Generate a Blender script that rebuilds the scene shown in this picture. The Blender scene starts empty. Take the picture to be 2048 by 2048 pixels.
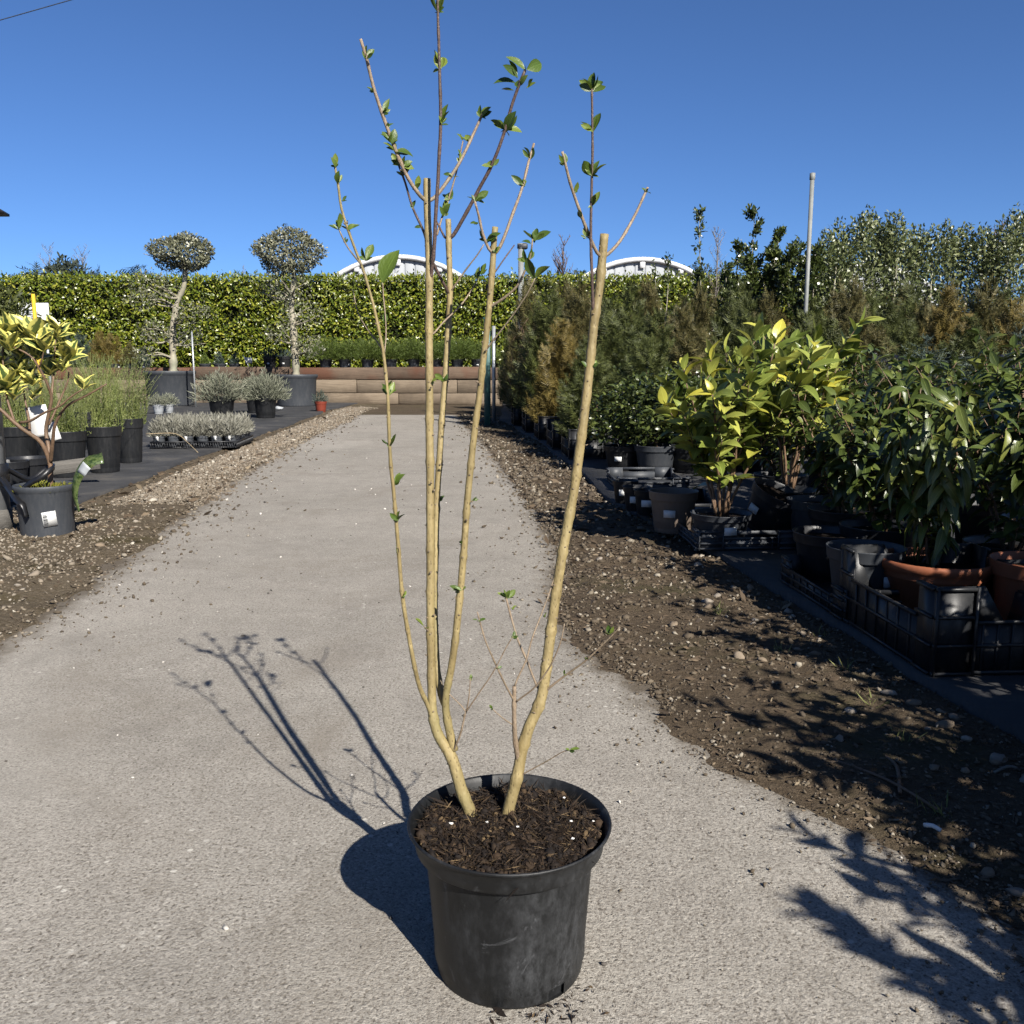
import bpy, math, random
import numpy as np

sc = bpy.context.scene
R = math.radians
rng = np.random.default_rng(11)
random.seed(11)

# ------------------------------------------------------------------ camera, sky, sun, exposure
CAM_H, PITCH, FPX = 0.83, R(9.1), 1800.0          # eye height (m), downward pitch, focal length in photo pixels (2048 wide)
cam = bpy.data.cameras.new('camera')
cam.sensor_width = 36.0
cam.lens = 36.0 * FPX / 2048.0
cam.clip_start = 0.02
cam.clip_end = 5000.0
camo = bpy.data.objects.new('camera', cam)
sc.collection.objects.link(camo)
camo.location = (0, 0, CAM_H)
camo.rotation_euler = (R(90) - PITCH, 0, 0)
sc.camera = camo

SUN = np.array([0.69, -1.22, 1.0]); SUN /= np.linalg.norm(SUN)      # towards the sun: behind the viewer, to the right
SUN_EL = math.asin(SUN[2]); SUN_AZ = math.atan2(SUN[0], SUN[1])     # azimuth clockwise from +Y
world = bpy.data.worlds.new('World')
sc.world = world
world.use_nodes = True
wn = world.node_tree
wn.nodes.clear()
sky = wn.nodes.new('ShaderNodeTexSky')
sky.sky_type = 'NISHITA'
sky.sun_disc = False
sky.sun_elevation = SUN_EL
sky.sun_rotation = SUN_AZ
sky.altitude = 0.0
sky.air_density = 0.62
sky.dust_density = 0.5
sky.ozone_density = 10.0
bg = wn.nodes.new('ShaderNodeBackground')
bg.inputs['Strength'].default_value = 0.056
wo = wn.nodes.new('ShaderNodeOutputWorld')
wn.links.new(sky.outputs['Color'], bg.inputs['Color'])
wn.links.new(bg.outputs['Background'], wo.inputs['Surface'])

sun = bpy.data.lights.new('sun', 'SUN')
sun.energy = 5.0
sun.angle = R(0.53)
sun.color = (1.0, 0.945, 0.86)
suno = bpy.data.objects.new('sun', sun)
sc.collection.objects.link(suno)
suno.location = (6, -10, 9)
suno.rotation_euler = (math.pi / 2 - SUN_EL, 0, math.atan2(SUN[0], -SUN[1]))

vs = sc.view_settings
vs.view_transform = 'Standard'
vs.look = 'None'
vs.exposure = 1.26
vs.gamma = 1.0
vs.use_curve_mapping = False
sc.cycles.max_bounces = 4
sc.cycles.diffuse_bounces = 2
sc.cycles.glossy_bounces = 2
sc.cycles.transmission_bounces = 2
sc.cycles.use_light_tree = False
sc.cycles.transparent_max_bounces = 6
sc.cycles.caustics_reflective = False
sc.cycles.caustics_refractive = False

# ------------------------------------------------------------------ survey: photo pixel -> point in the yard
def ray(x, y):
    a = (x - 1024) / FPX; b = (y - 1024) / FPX
    return np.array([a, math.cos(PITCH) - b * math.sin(PITCH), -math.sin(PITCH) - b * math.cos(PITCH)])
def G(x, y, z=0.0):                      # on the horizontal plane at height z
    r = ray(x, y); t = (z - CAM_H) / r[2]
    return np.array([0, 0, CAM_H]) + r * t
def P(x, y, Y):                          # on the upright plane Y metres ahead
    r = ray(x, y)
    return np.array([0, 0, CAM_H]) + r * (Y / r[1])

# ------------------------------------------------------------------ object helpers
COL = sc.collection
def mesh(name, V, F, mat=None, smooth=False, uv=None):
    """F: list of arrays / tuples; every face may have its own size. uv: per-vertex (N,2)."""
    V = np.asarray(V, dtype=np.float32)
    if isinstance(F, np.ndarray): F = [F]
    if len(F) and not isinstance(F[0], np.ndarray):
        d = {}
        for f in F: d.setdefault(len(f), []).append(f)
        F = [np.array(v, dtype=np.int32) for v in d.values()]
    me = bpy.data.meshes.new(name)
    me.vertices.add(len(V)); me.vertices.foreach_set('co', V.ravel())
    loops = np.concatenate([f.ravel() for f in F]).astype(np.int32)
    tot = np.concatenate([np.full(len(f), f.shape[1], dtype=np.int32) for f in F])
    start = np.concatenate([[0], np.cumsum(tot)[:-1]]).astype(np.int32)
    me.loops.add(len(loops)); me.loops.foreach_set('vertex_index', loops)
    me.polygons.add(len(tot)); me.polygons.foreach_set('loop_start', start)
    if uv is not None:
        l = me.uv_layers.new(name='UVMap')
        l.data.foreach_set('uv', np.asarray(uv, dtype=np.float32)[loops].ravel())
    me.update(calc_edges=True)
    if smooth: me.polygons.foreach_set('use_smooth', np.ones(len(tot), dtype=bool))
    if mat is not None: me.materials.append(mat)
    me.validate()
    return me
def link(name, me, parent=None, loc=(0, 0, 0), rot=(0, 0, 0), scale=(1, 1, 1)):
    o = bpy.data.objects.new(name, me); COL.objects.link(o)
    o.location = loc; o.rotation_euler = rot; o.scale = scale
    if parent is not None: o.parent = parent
    return o
def thing(name, label, cat, loc=(0, 0, 0), rotz=0.0, group=None, scale=1.0):
    o = bpy.data.objects.new(name, None); COL.objects.link(o)
    o.empty_display_size = 0.05
    o.location = loc; o.rotation_euler = (0, 0, rotz)
    o.scale = (scale,) * 3 if np.isscalar(scale) else scale
    o['label'] = label; o['category'] = cat
    if group: o['group'] = group
    return o
def tag(o, label, cat, group=None):
    o['label'] = label; o['category'] = cat
    if group: o['group'] = group
    return o
def structure(o): o['kind'] = 'structure'; return o
def stuff(o, label=None, cat=None):
    o['kind'] = 'stuff'
    if label: o['label'] = label
    if cat: o['category'] = cat
    return o
from mathutils import Matrix, Vector
def place(name, me, parent, pos, d, n, L):
    """one leaf-like piece: local +Y along d, local +Z along n, length L"""
    d = np.asarray(d, float); d = d / np.linalg.norm(d)
    n = np.asarray(n, float); n = n - d * n.dot(d); n /= max(np.linalg.norm(n), 1e-6)
    s = np.cross(d, n)
    o = bpy.data.objects.new(name, me); COL.objects.link(o)
    if parent is not None: o.parent = parent
    M = Matrix(((s[0]*L, d[0]*L, n[0]*L, pos[0]), (s[1]*L, d[1]*L, n[1]*L, pos[1]), (s[2]*L, d[2]*L, n[2]*L, pos[2]), (0, 0, 0, 1)))
    o.matrix_basis = M
    return o

class MB:                                             # collects shapes into one mesh
    def __init__(s): s.V = []; s.F = []; s.n = 0
    def add(s, V, F):
        V = np.asarray(V, float)
        for f in F: s.F.append(tuple(int(i) + s.n for i in f))
        s.V.append(V); s.n += len(V); return s
    def box(s, c, size, rotz=0.0, bev=0.0, tilt=0.0):
        x, y, z = [v / 2 for v in size]
        if bev <= 0:
            V = np.array([[sx*x, sy*y, sz*z] for sz in (-1, 1) for sy in (-1, 1) for sx in (-1, 1)])
            F = [(0,2,3,1), (4,5,7,6), (0,1,5,4), (2,6,7,3), (0,4,6,2), (1,3,7,5)]
        else:
            V = []; F = []
            b = bev
            ring = [(x-b,-y), (x,-y+b), (x,y-b), (x-b,y), (-x+b,y), (-x,y-b), (-x,-y+b), (-x+b,-y)]
            lev = [(-z, 1), (-z+b, 0), (z-b, 0), (z, 1)]
            for zz, ins in lev:
                for (px, py) in ring:
                    if ins: px -= b*np.sign(px)*0.999; py -= b*np.sign(py)*0.999
                    V.append((px, py, zz))
            for k in range(3):
                for i in range(8):
                    j = (i+1) % 8
                    F.append((k*8+i, k*8+j, k*8+8+j, k*8+8+i))
            F.append(tuple(range(7, -1, -1))); F.append(tuple(range(24, 32)))
            V = np.array(V, float)
        ct, st = math.cos(tilt), math.sin(tilt)
        V = np.stack([V[:, 0], V[:, 1]*ct - V[:, 2]*st, V[:, 1]*st + V[:, 2]*ct], 1)
        cr, sr = math.cos(rotz), math.sin(rotz)
        V = np.stack([V[:, 0]*cr - V[:, 1]*sr, V[:, 0]*sr + V[:, 1]*cr, V[:, 2]], 1) + np.asarray(c, float)
        return s.add(V, F)
    def tube(s, pts, rad, sides=8, cap=True):
        V, F = tube(pts, rad, sides, cap); return s.add(V, F)
    def lathe(s, prof, seg=32, c=(0, 0, 0)):
        V, F = lathe(prof, seg); return s.add(V + np.asarray(c, float), F)
    def done(s, name, mat, smooth=False): return mesh(name, np.concatenate(s.V), s.F, mat, smooth)

def tube(pts, rad, sides=8, cap=True):
    pts = np.asarray(pts, float); n = len(pts)
    rad = np.full(n, rad) if np.isscalar(rad) else np.asarray(rad, float)
    T = np.gradient(pts, axis=0); T /= np.maximum(np.linalg.norm(T, axis=1, keepdims=True), 1e-9)
    ref = np.array([0.3, 1.0, 0.2]) if abs(T[0][1]) < .9 else np.array([1.0, 0, 0])
    V = []
    for i in range(n):
        a = np.cross(T[i], ref); a /= np.linalg.norm(a); b = np.cross(T[i], a)
        ph = np.arange(sides) * 2*math.pi/sides
        V.append(pts[i] + rad[i]*(np.cos(ph)[:, None]*a + np.sin(ph)[:, None]*b))
    V = np.concatenate(V); F = []
    for i in range(n-1):
        for k in range(sides):
            k2 = (k+1) % sides
            F.append((i*sides+k, i*sides+k2, (i+1)*sides+k2, (i+1)*sides+k))
    if cap: F.append(tuple(range(sides-1, -1, -1))); F.append(tuple(range((n-1)*sides, n*sides)))
    return V, F
def lathe(prof, seg=32):
    ph = np.arange(seg)*2*math.pi/seg
    V = np.concatenate([np.stack([r*np.cos(ph), r*np.sin(ph), np.full(seg, z)], 1) for r, z in prof])
    F = []
    for i in range(len(prof)-1):
        for k in range(seg):
            k2 = (k+1) % seg
            F.append((i*seg+k, i*seg+k2, (i+1)*seg+k2, (i+1)*seg+k))
    return V, F
def smooth_path(pts, step=0.012):
    """Catmull-Rom through the points, resampled"""
    p = np.asarray(pts, float)
    if len(p) < 3:
        n = max(2, int(np.linalg.norm(p[1]-p[0])/step)); return np.linspace(p[0], p[1], n+1)
    q = np.vstack([2*p[0]-p[1], p, 2*p[-1]-p[-2]]); out = []
    for i in range(1, len(q)-2):
        n = max(2, int(np.linalg.norm(q[i+1]-q[i])/step))
        for t in np.arange(n)/n:
            out.append(.5*((2*q[i]) + (-q[i-1]+q[i+1])*t + (2*q[i-1]-5*q[i]+4*q[i+1]-q[i+2])*t*t + (-q[i-1]+3*q[i]-3*q[i+1]+q[i+2])*t**3))
    out.append(p[-1]); return np.array(out)

# ------------------------------------------------------------------ leaf shapes (unit length, base at origin, along +Y, upper face +Z)
def leaf_shape(w=.45, rows=5, fold=.12, curl=.15, peak=.85, wave=0.0):
    t = np.linspace(0, 1, rows+1)
    wid = w/2*np.clip(np.sin(math.pi*t**peak), 0, 1)**.85 + np.where(t < .01, .012, 0)
    V = []; UV = []
    for i, tt in enumerate(t):
        z = -curl*tt*tt; y = tt*(1-.25*curl*tt)
        for k in (-1, 0, 1):
            V.append((k*wid[i], y, z + (fold*wid[i]*2 if k else 0) + (wave*math.sin(tt*9+k) if k else 0))); UV.append(((k+1)/2, tt))
    F = []
    for i in range(rows):
        for k in (0, 1):
            a = i*3+k; F.append((a, a+1, a+4, a+3))
    return np.array(V), np.array(F), np.array(UV)
def leaf_simple(w=.45, curl=.1, fold=.1):
    V = np.array([[0,0,0], [-w*.42,.35,fold*w], [w*.42,.35,fold*w], [-w*.40,.68,fold*w-curl*.4], [w*.40,.68,fold*w-curl*.4], [0,1,-curl]], float)
    return V, [np.array([[0,2,1], [3,4,5]]), np.array([[1,2,4,3]])], np.array([[.5,0],[0,.35],[1,.35],[0,.68],[1,.68],[.5,1]])
def blade(w=.12):
    V = np.array([[0,0,0], [-w/2,.45,0], [w/2,.45,0], [0,1,0]], float)
    return V, [np.array([[0,2,3,1]])], np.array([[.5,0],[0,.5],[1,.5],[.5,1]])
def scatter(tpl, pos, d, n, L):
    V0, F0, UV0 = tpl
    if isinstance(F0, np.ndarray): F0 = [F0]
    pos = np.asarray(pos, float); N = len(pos)
    d = np.asarray(d, float); d = d/np.maximum(np.linalg.norm(d, axis=1, keepdims=True), 1e-9)
    n = np.asarray(n, float); n = n-d*np.sum(n*d, 1, keepdims=True); n = n/np.maximum(np.linalg.norm(n, axis=1, keepdims=True), 1e-9)
    s = np.cross(d, n); L = np.broadcast_to(np.asarray(L, float), (N,))[:, None, None]
    V = pos[:, None, :] + L*(V0[None, :, 0:1]*s[:, None, :] + V0[None, :, 1:2]*d[:, None, :] + V0[None, :, 2:3]*n[:, None, :])
    k = len(V0); off = (np.arange(N)*k)[:, None, None]
    F = [(f[None] + off).reshape(-1, f.shape[1]) for f in F0]
    return V.reshape(-1, 3), F, np.tile(UV0, (N, 1))
def join(parts):
    V = []; F = {}; U = []; n = 0
    for v, fs, u in parts:
        for f in fs: F.setdefault(f.shape[1], []).append(f+n)
        V.append(v); U.append(u); n += len(v)
    return np.concatenate(V), [np.concatenate(f) for f in F.values()], np.concatenate(U)
def unit(N, r=rng):
    v = r.normal(size=(N, 3)); return v/np.linalg.norm(v, axis=1, keepdims=True)
# ------------------------------------------------------------------ materials (procedural)
ALBEDO = 0.70                                        # the photo is exposed for strong sun: surfaces keep natural, fairly low reflectance
class NT:
    def __init__(s, name):
        s.m = bpy.data.materials.new(name); s.m.use_nodes = True
        s.t = s.m.node_tree; s.t.nodes.clear()
        s.out = s.n('ShaderNodeOutputMaterial'); s.tc = s.n('ShaderNodeTexCoord')
    def n(s, typ, **kw):
        o = s.t.nodes.new(typ)
        for k, v in kw.items(): setattr(o, k, v)
        return o
    def l(s, a, b): s.t.links.new(a, b)
    def set(s, node, key, v):
        if hasattr(v, 'node'): s.l(v, node.inputs[key])
        else: node.inputs[key].default_value = v
    def noise(s, scale=5, detail=6, rough=.6, vec=None, dist=0.0):
        o = s.n('ShaderNodeTexNoise'); s.set(o, 'Scale', scale); s.set(o, 'Detail', detail); s.set(o, 'Roughness', rough); s.set(o, 'Distortion', dist)
        s.l(vec if vec is not None else s.tc.outputs['Object'], o.inputs['Vector']); return o.outputs['Fac']
    def voronoi(s, scale=5, feature='F1', vec=None, out='Distance'):
        o = s.n('ShaderNodeTexVoronoi', feature=feature); s.set(o, 'Scale', scale)
        s.l(vec if vec is not None else s.tc.outputs['Object'], o.inputs['Vector']); return o.outputs[out]
    def ramp(s, fac, stops, interp='LINEAR'):
        o = s.n('ShaderNodeValToRGB'); e = o.color_ramp; e.interpolation = interp
        while len(e.elements) < len(stops): e.elements.new(.5)
        for el, (p, c) in zip(e.elements, stops): el.position = p; el.color = (*c, 1) if not np.isscalar(c) else (c, c, c, 1)
        s.l(fac, o.inputs['Fac']); return o.outputs['Color']
    def mix(s, fac, a, b, mode='MIX'):
        o = s.n('ShaderNodeMix', data_type='RGBA', blend_type=mode)
        for i, v in ((0, fac), (6, a), (7, b)):
            if hasattr(v, 'node'): s.l(v, o.inputs[i])
            else: o.inputs[i].default_value = v if i == 0 else (*v, 1)
        return o.outputs[2]
    def math(s, op, a, b=0.0, c=0.0):
        o = s.n('ShaderNodeMath', operation=op)
        for i, v in enumerate((a, b, c)):
            if hasattr(v, 'node'): s.l(v, o.inputs[i])
            else: o.inputs[i].default_value = v
        return o.outputs[0]
    def mapping(s, scale=(1, 1, 1), vec=None, loc=(0, 0, 0)):
        o = s.n('ShaderNodeMapping'); o.inputs['Scale'].default_value = scale; o.inputs['Location'].default_value = loc
        s.l(vec if vec is not None else s.tc.outputs['Object'], o.inputs['Vector']); return o.outputs['Vector']
    def bump(s, h, strength=.5, dist=.01, prev=None):
        o = s.n('ShaderNodeBump'); s.set(o, 'Strength', strength); s.set(o, 'Distance', dist); s.l(h, o.inputs['Height'])
        if prev is not None: s.l(prev, o.inputs['Normal'])
        return o.outputs['Normal']
    def rand(s):                                   # one value per leaf / stone: island in a joined mesh, object otherwise
        g = s.n('ShaderNodeNewGeometry').outputs['Random Per Island']; o = s.n('ShaderNodeObjectInfo').outputs['Random']
        return s.math('FRACT', s.math('ADD', g, o))
    def principled(s, color, rough=.6, spec=.5, normal=None, metal=0.0, translucent=0.0, tcolor=None):
        color = s.mix(1.0, color, (ALBEDO,)*3, 'MULTIPLY') if hasattr(color, 'node') else tuple(v*ALBEDO for v in color)
        b = s.n('ShaderNodeBsdfPrincipled')
        s.set(b, 'Base Color', color if hasattr(color, 'node') else (*color, 1)); s.set(b, 'Roughness', rough); s.set(b, 'Specular IOR Level', spec); s.set(b, 'Metallic', metal)
        if normal is not None: s.l(normal, b.inputs['Normal'])
        sh = b.outputs[0]
        if translucent > 0:
            t = s.n('ShaderNodeBsdfTranslucent'); c = tcolor if tcolor is not None else color
            s.set(t, 'Color', c if hasattr(c, 'node') else (*c, 1))
            mx = s.n('ShaderNodeMixShader'); mx.inputs[0].default_value = translucent
            s.l(sh, mx.inputs[1]); s.l(t.outputs[0], mx.inputs[2]); sh = mx.outputs[0]
        s.l(sh, s.out.inputs['Surface']); return s.m

def m_leaf(name, stops, rough=.38, spec=.5, trans=.22, vein=0.0, edge=None):
    t = NT(name); c = t.ramp(t.rand(), stops)
    uv = t.tc.outputs['UV']; sx = t.n('ShaderNodeSeparateXYZ'); t.l(uv, sx.inputs[0])
    off = t.math('ABSOLUTE', t.math('SUBTRACT', sx.outputs['X'], .5))               # 0 on the midrib, .5 on the margin
    if vein > 0 or edge is not None: c = t.mix(t.math('MULTIPLY', t.noise(9, 3, .6, vec=uv), .25), c, tuple(v*.45 for v in stops[len(stops)//2][1]))
    if edge is not None:                                                            # variegated: broken cream margin
        wob = t.math('ADD', off, t.math('MULTIPLY', t.math('SUBTRACT', t.noise(5, 4, .6, vec=uv), .5), .5))
        k = t.ramp(wob, [(.20, 0.0), (.28, 1.0)])
        c = t.mix(k, c, edge)
    if vein > 0:
        k = t.ramp(off, [(0.0, 1.0), (.035, 0.0)])
        c = t.mix(t.math('MULTIPLY', k, vein), c, tuple(min(1, v*2.2+.04) for v in stops[len(stops)//2][1]))
    nrm = t.bump(t.noise(10, 1, .5, vec=t.mapping((1, .6, 1), uv)), .10, .02) if vein > 0 else None
    return t.principled(c, rough, spec, nrm, translucent=trans)

def m_plain(name, color, rough=.6, var=.25, scale=20, spec=.4, metal=0.0, bump=.15, dist=.004):
    t = NT(name); n = t.noise(scale, 5, .65)
    k = t.n('ShaderNodeObjectInfo').outputs['Random']
    lo = tuple(v*(1-var) for v in color); hi = tuple(min(1, v*(1+var)) for v in color)
    c = t.ramp(n, [(.3, lo), (.7, hi)])
    return t.principled(c, rough, spec, t.bump(n, bump, dist), metal)

M = {}
# concrete: broom-rough, exposed sand, pits, pale flakes and broad stains
t = NT('concrete')
big = t.noise(.8, 3, .6); mid = t.noise(5, 5, .65); fine = t.noise(150, 3, .7); grit = t.noise(420, 2, .7); grain = t.voronoi(260, out='Color')
gs = t.n('ShaderNodeSeparateColor'); t.l(grain, gs.inputs[0])
c = t.ramp(big, [(.32, (.265, .245, .214)), (.5, (.32, .295, .26)), (.68, (.385, .352, .31))])
c = t.mix(t.ramp(mid, [(.36, 0.0), (.66, .6)]), c, (.41, .382, .338))
c = t.mix(t.ramp(t.noise(14, 4, .7), [(.52, 0.0), (.70, .45)]), c, (.225, .203, .175))
c = t.mix(t.math('MULTIPLY', t.ramp(gs.outputs[0], [(.5, 0.0), (1.0, 1.0)]), .5), c, (.53, .49, .435))
c = t.mix(t.math('MULTIPLY', t.ramp(gs.outputs[1], [(.6, 0.0), (.95, 1.0)]), .6), c, (.17, .146, .122))
c = t.mix(t.ramp(fine, [(.33, .95), (.45, 0.0)]), c, (.095, .08, .065))
c = t.mix(t.ramp(fine, [(.60, 0.0), (.74, .55)]), c, (.55, .51, .455))
c = t.mix(t.ramp(grit, [(.33, .6), (.44, 0.0)]), c, (.12, .102, .085))
stain = t.noise(1.6, 5, .7, dist=.8)
c = t.mix(t.ramp(stain, [(.52, 0.0), (.70, .5)]), c, (.215, .185, .15))
c = t.mix(t.ramp(t.noise(.55, 4, .6, vec=t.mapping((1, .45, 1))), [(.54, 0.0), (.68, .5)]), c, (.45, .42, .375))
flake = t.voronoi(26); fl2 = t.noise(2.6, 2, .5)
fm = t.math('MULTIPLY', t.ramp(flake, [(.10, 1.0), (.16, 0.0)]), t.ramp(fl2, [(.50, 0.0), (.62, .7)]))
c = t.mix(fm, c, (.62, .59, .53))
at = t.n('ShaderNodeAttribute', attribute_name='soiling')                     # soil trodden in from the verges
sk = t.math('ADD', at.outputs['Fac'], t.math('MULTIPLY', t.math('SUBTRACT', t.noise(9, 5, .75), .5), .9))
c = t.mix(t.ramp(sk, [(.38, 0.0), (.85, .9)]), c, (.10, .077, .052))
c = t.mix(1.0, c, (.93, .935, .925), 'MULTIPLY')
c = t.mix(t.ramp(t.noise(3.2, 6, .75), [(.50, 0.0), (.66, .38)]), c, (.17, .155, .135))
hgt = t.math('ADD', fine, t.math('MULTIPLY', grit, .4))
M['concrete'] = t.principled(c, .92, .2, t.bump(hgt, .9, .0034))

def m_earth(name, a, b, cc, moss=None, mossk=.0):
    t = NT(name); n1 = t.noise(3, 6, .65); n2 = t.noise(60, 5, .7); n3 = t.noise(260, 3, .7)
    c = t.ramp(n1, [(.3, a), (.65, b)])
    c = t.mix(t.ramp(n2, [(.45, 0.0), (.75, .8)]), c, cc)
    c = t.mix(t.ramp(n3, [(.35, .6), (.5, 0.0)]), c, tuple(v*.4 for v in a))
    if moss: c = t.mix(t.ramp(t.noise(1.7, 5, .7), [(.52, 0.0), (.64, mossk)]), c, moss)
    nm = t.bump(n2, .8, .012); nm = t.bump(n3, .7, .004, nm)
    return t.principled(c, .95, .15, nm)
M['dirt'] = m_earth('dirt', (.058, .042, .026), (.098, .072, .046), (.155, .12, .082), (.05, .052, .018), .4)
M['gravel_bed'] = m_earth('gravel_bed', (.065, .048, .028), (.125, .098, .063), (.22, .18, .13), (.055, .044, .015), .85)
M['field'] = m_earth('field', (.14, .11, .075), (.2, .16, .11), (.26, .21, .15))
M['compost'] = m_earth('compost', (.006, .0034, .002), (.013, .0075, .0042), (.026, .0145, .0075))

def m_stone(name, stops, dirt=(.16, .13, .10)):
    t = NT(name); c = t.ramp(t.rand(), stops)
    c = t.mix(t.math('MULTIPLY', t.noise(90, 3, .6), .5), c, dirt)
    return t.principled(c, .85, .3, t.bump(t.noise(160, 3, .6), .4, .002))
M['stone'] = m_stone('gravel_stone', [(0, (.10, .085, .062)), (.3, (.19, .155, .11)), (.55, (.25, .215, .165)), (.8, (.15, .108, .066)), (.93, (.33, .29, .23)), (1, (.50, .46, .38))])
M['stone_dark'] = m_stone('verge_stone', [(0, (.055, .041, .027)), (.5, (.10, .077, .05)), (.85, (.16, .13, .09)), (1, (.40, .36, .29))], (.09, .07, .05))
M['pebble'] = m_stone('pebble', [(0, (.15, .115, .08)), (.35, (.26, .20, .135)), (.7, (.24, .21, .175)), (1, (.42, .37, .30))])
M['litter'] = m_stone('litter', [(0, (.04, .027, .017)), (.5, (.09, .062, .037)), (.9, (.17, .125, .08)), (1, (.30, .24, .16))], (.07, .05, .032))
M['chip_white'] = m_stone('chip', [(0, (.05, .05, .05)), (.45, (.10, .09, .08)), (.55, (.6, .57, .52)), (1, (.72, .69, .63))])

# woven ground-cover fabric, dusty
t = NT('ground_fabric')
w = t.n('ShaderNodeTexWave'); t.set(w, 'Scale', 90.0); t.l(t.tc.outputs['Object'], w.inputs['Vector'])
d = t.noise(2.2, 6, .7, dist=.4); c = t.ramp(d, [(.3, (.024, .025, .027)), (.55, (.052, .052, .054)), (.8, (.13, .118, .10))])
M['fabric'] = t.principled(c, .8, .25, t.bump(w.outputs['Fac'], .3, .002, t.bump(t.noise(4, 3, .5), .3, .03)))

# plastics
def m_plastic(name, base, dust, amount=.5, rough=.42):
    t = NT(name)
    a = t.noise(7, 7, .72, vec=t.mapping((1, 1, .45))); b = t.noise(85, 5, .75, vec=t.mapping((1, 1, .5))); s2 = t.noise(15, 6, .75, dist=1.2)
    k = t.math('MULTIPLY', t.ramp(a, [(.46, 0.0), (.74, amount)]), t.ramp(b, [(.35, .08), (.65, 1.0)]))
    k2 = t.math('MULTIPLY', t.ramp(s2, [(.58, 0.0), (.66, amount)]), .8)
    c = t.mix(t.math('MAXIMUM', k, k2), base, dust)
    r = t.math('ADD', rough, t.math('MULTIPLY', k, .4))
    return t.principled(c, r, .3, t.bump(b, .08, .004))
M['pot_black'] = m_plastic('pot_black', (.006, .0065, .007), (.085, .088, .093), .8, .5)
M['plastic_black'] = m_plastic('plastic_black', (.014, .015, .017), (.07, .068, .064), .5, .42)
M['plastic_grey'] = m_plastic('plastic_grey', (.075, .082, .092), (.17, .17, .17), .6, .5)
M['plastic_slate'] = m_plastic('plastic_slate', (.045, .05, .058), (.12, .12, .12), .6, .5)
M['plastic_dark'] = m_plastic('plastic_dark', (.018, .019, .022), (.06, .06, .06), .5, .42)
M['plastic_taupe'] = m_plastic('plastic_taupe', (.16, .125, .10), (.25, .21, .18), .5, .5)
M['terracotta'] = m_plastic('terracotta', (.26, .085, .038), (.32, .15, .09), .6, .6)
M['red_pot'] = m_plastic('red_pot', (.22, .042, .024), (.26, .10, .07), .5, .5)
M['tag_white'] = m_plain('tag_white', (.66, .66, .64), .5, .04, 8, bump=.02)
t = NT('tag_picture')
M['tag_clear'] = t.principled(t.ramp(t.noise(55, 4, .65), [(.30, (.010, .018, .006)), (.45, (.045, .075, .018)), (.55, (.10, .13, .045)), (.68, (.035, .05, .02)), (.8, (.30, .31, .26))]), .3, .5)
M['pole_grey'] = m_plain('pole_grey', (.20, .21, .20), .6, .15, 14)
M['galv'] = m_plain('galvanised', (.42, .44, .45), .45, .18, 14, .5, .55, .05)
M['green_paint'] = m_plain('green_paint', (.03, .10, .09), .5, .25, 20)
M['tape_black'] = m_plain('tape_black', (.012, .012, .013), .4, .3, 25)
M['yellow_cane'] = m_plain('yellow_cane', (.62, .40, .03), .5, .12, 30)
M['cane'] = m_plain('cane', (.36, .28, .17), .7, .25, 30)
M['white_paint'] = m_plain('white_paint', (.66, .67, .68), .5, .05, 3, bump=.03)
M['panel_grey'] = m_plain('panel_grey', (.36, .38, .40), .55, .06, 2, bump=.03)
M['navy'] = m_plain('navy_net', (.012, .016, .035), .8, .4, 40, .2)
M['cable'] = m_plain('cable', (.03, .04, .06), .6, .1, 10)

# bark
def m_bark(name, lo, hi, spot, sc_=60, k=.6):
    t = NT(name); a = t.noise(sc_, 5, .7, vec=t.mapping((1, 1, .22))); b = t.voronoi(sc_*5, vec=t.mapping((1, 1, .55))); p = t.noise(sc_*.35, 4, .65)
    c = t.ramp(a, [(.28, lo), (.72, hi)])
    c = t.mix(t.ramp(p, [(.42, 0.0), (.68, .55)]), c, tuple(v*.58 for v in lo))
    c = t.mix(t.ramp(t.noise(sc_*1.3, 3, .6), [(.58, 0.0), (.72, .45)]), c, tuple(min(1, v*1.35) for v in hi))
    c = t.mix(t.ramp(t.noise(sc_*.22, 3, .6, vec=t.mapping((1, 1, .5), loc=(3, 1, 2))), [(.52, 0.0), (.70, .5)]), c, (lo[0]*.75, lo[1]*.98, lo[2]*.95))
    c = t.mix(t.ramp(b, [(.14, k), (.27, 0.0)]), c, spot)
    return t.principled(c, .6, .35, t.bump(t.math('ADD', a, t.math('MULTIPLY', b, .4)), .55, .0022))
M['bark_main'] = m_bark('bark_main', (.22, .165, .068), (.37, .295, .14), (.07, .044, .02), 45)
M['bark_twig'] = m_bark('bark_twig', (.19, .135, .085), (.34, .265, .185), (.07, .045, .028), 80)
M['bark_purple'] = m_bark('bark_purple', (.06, .038, .033), (.125, .082, .066), (.22, .17, .13), 80)
M['bark_brown'] = m_bark('bark_brown', (.115, .066, .038), (.225, .145, .088), (.05, .03, .02), 40)
M['bark_grey'] = m_bark('bark_grey', (.27, .24, .17), (.42, .38, .29), (.14, .12, .08), 12)
M['twig_pale'] = m_bark('twig_pale', (.15, .13, .11), (.26, .23, .20), (.12, .10, .085), 10)
M['fibre'] = m_stone('fibre', [(0, (.006, .0033, .002)), (.5, (.016, .0088, .0046)), (.86, (.05, .029, .0135)), (1, (.17, .115, .055))], (.010, .0055, .003))
M['perlite'] = m_plain('perlite', (.80, .79, .75), .7, .06, 50)
M['moss'] = m_leaf('moss', [(0, (.10, .12, .015)), (1, (.22, .20, .03))], .8, .2, .1)

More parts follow.
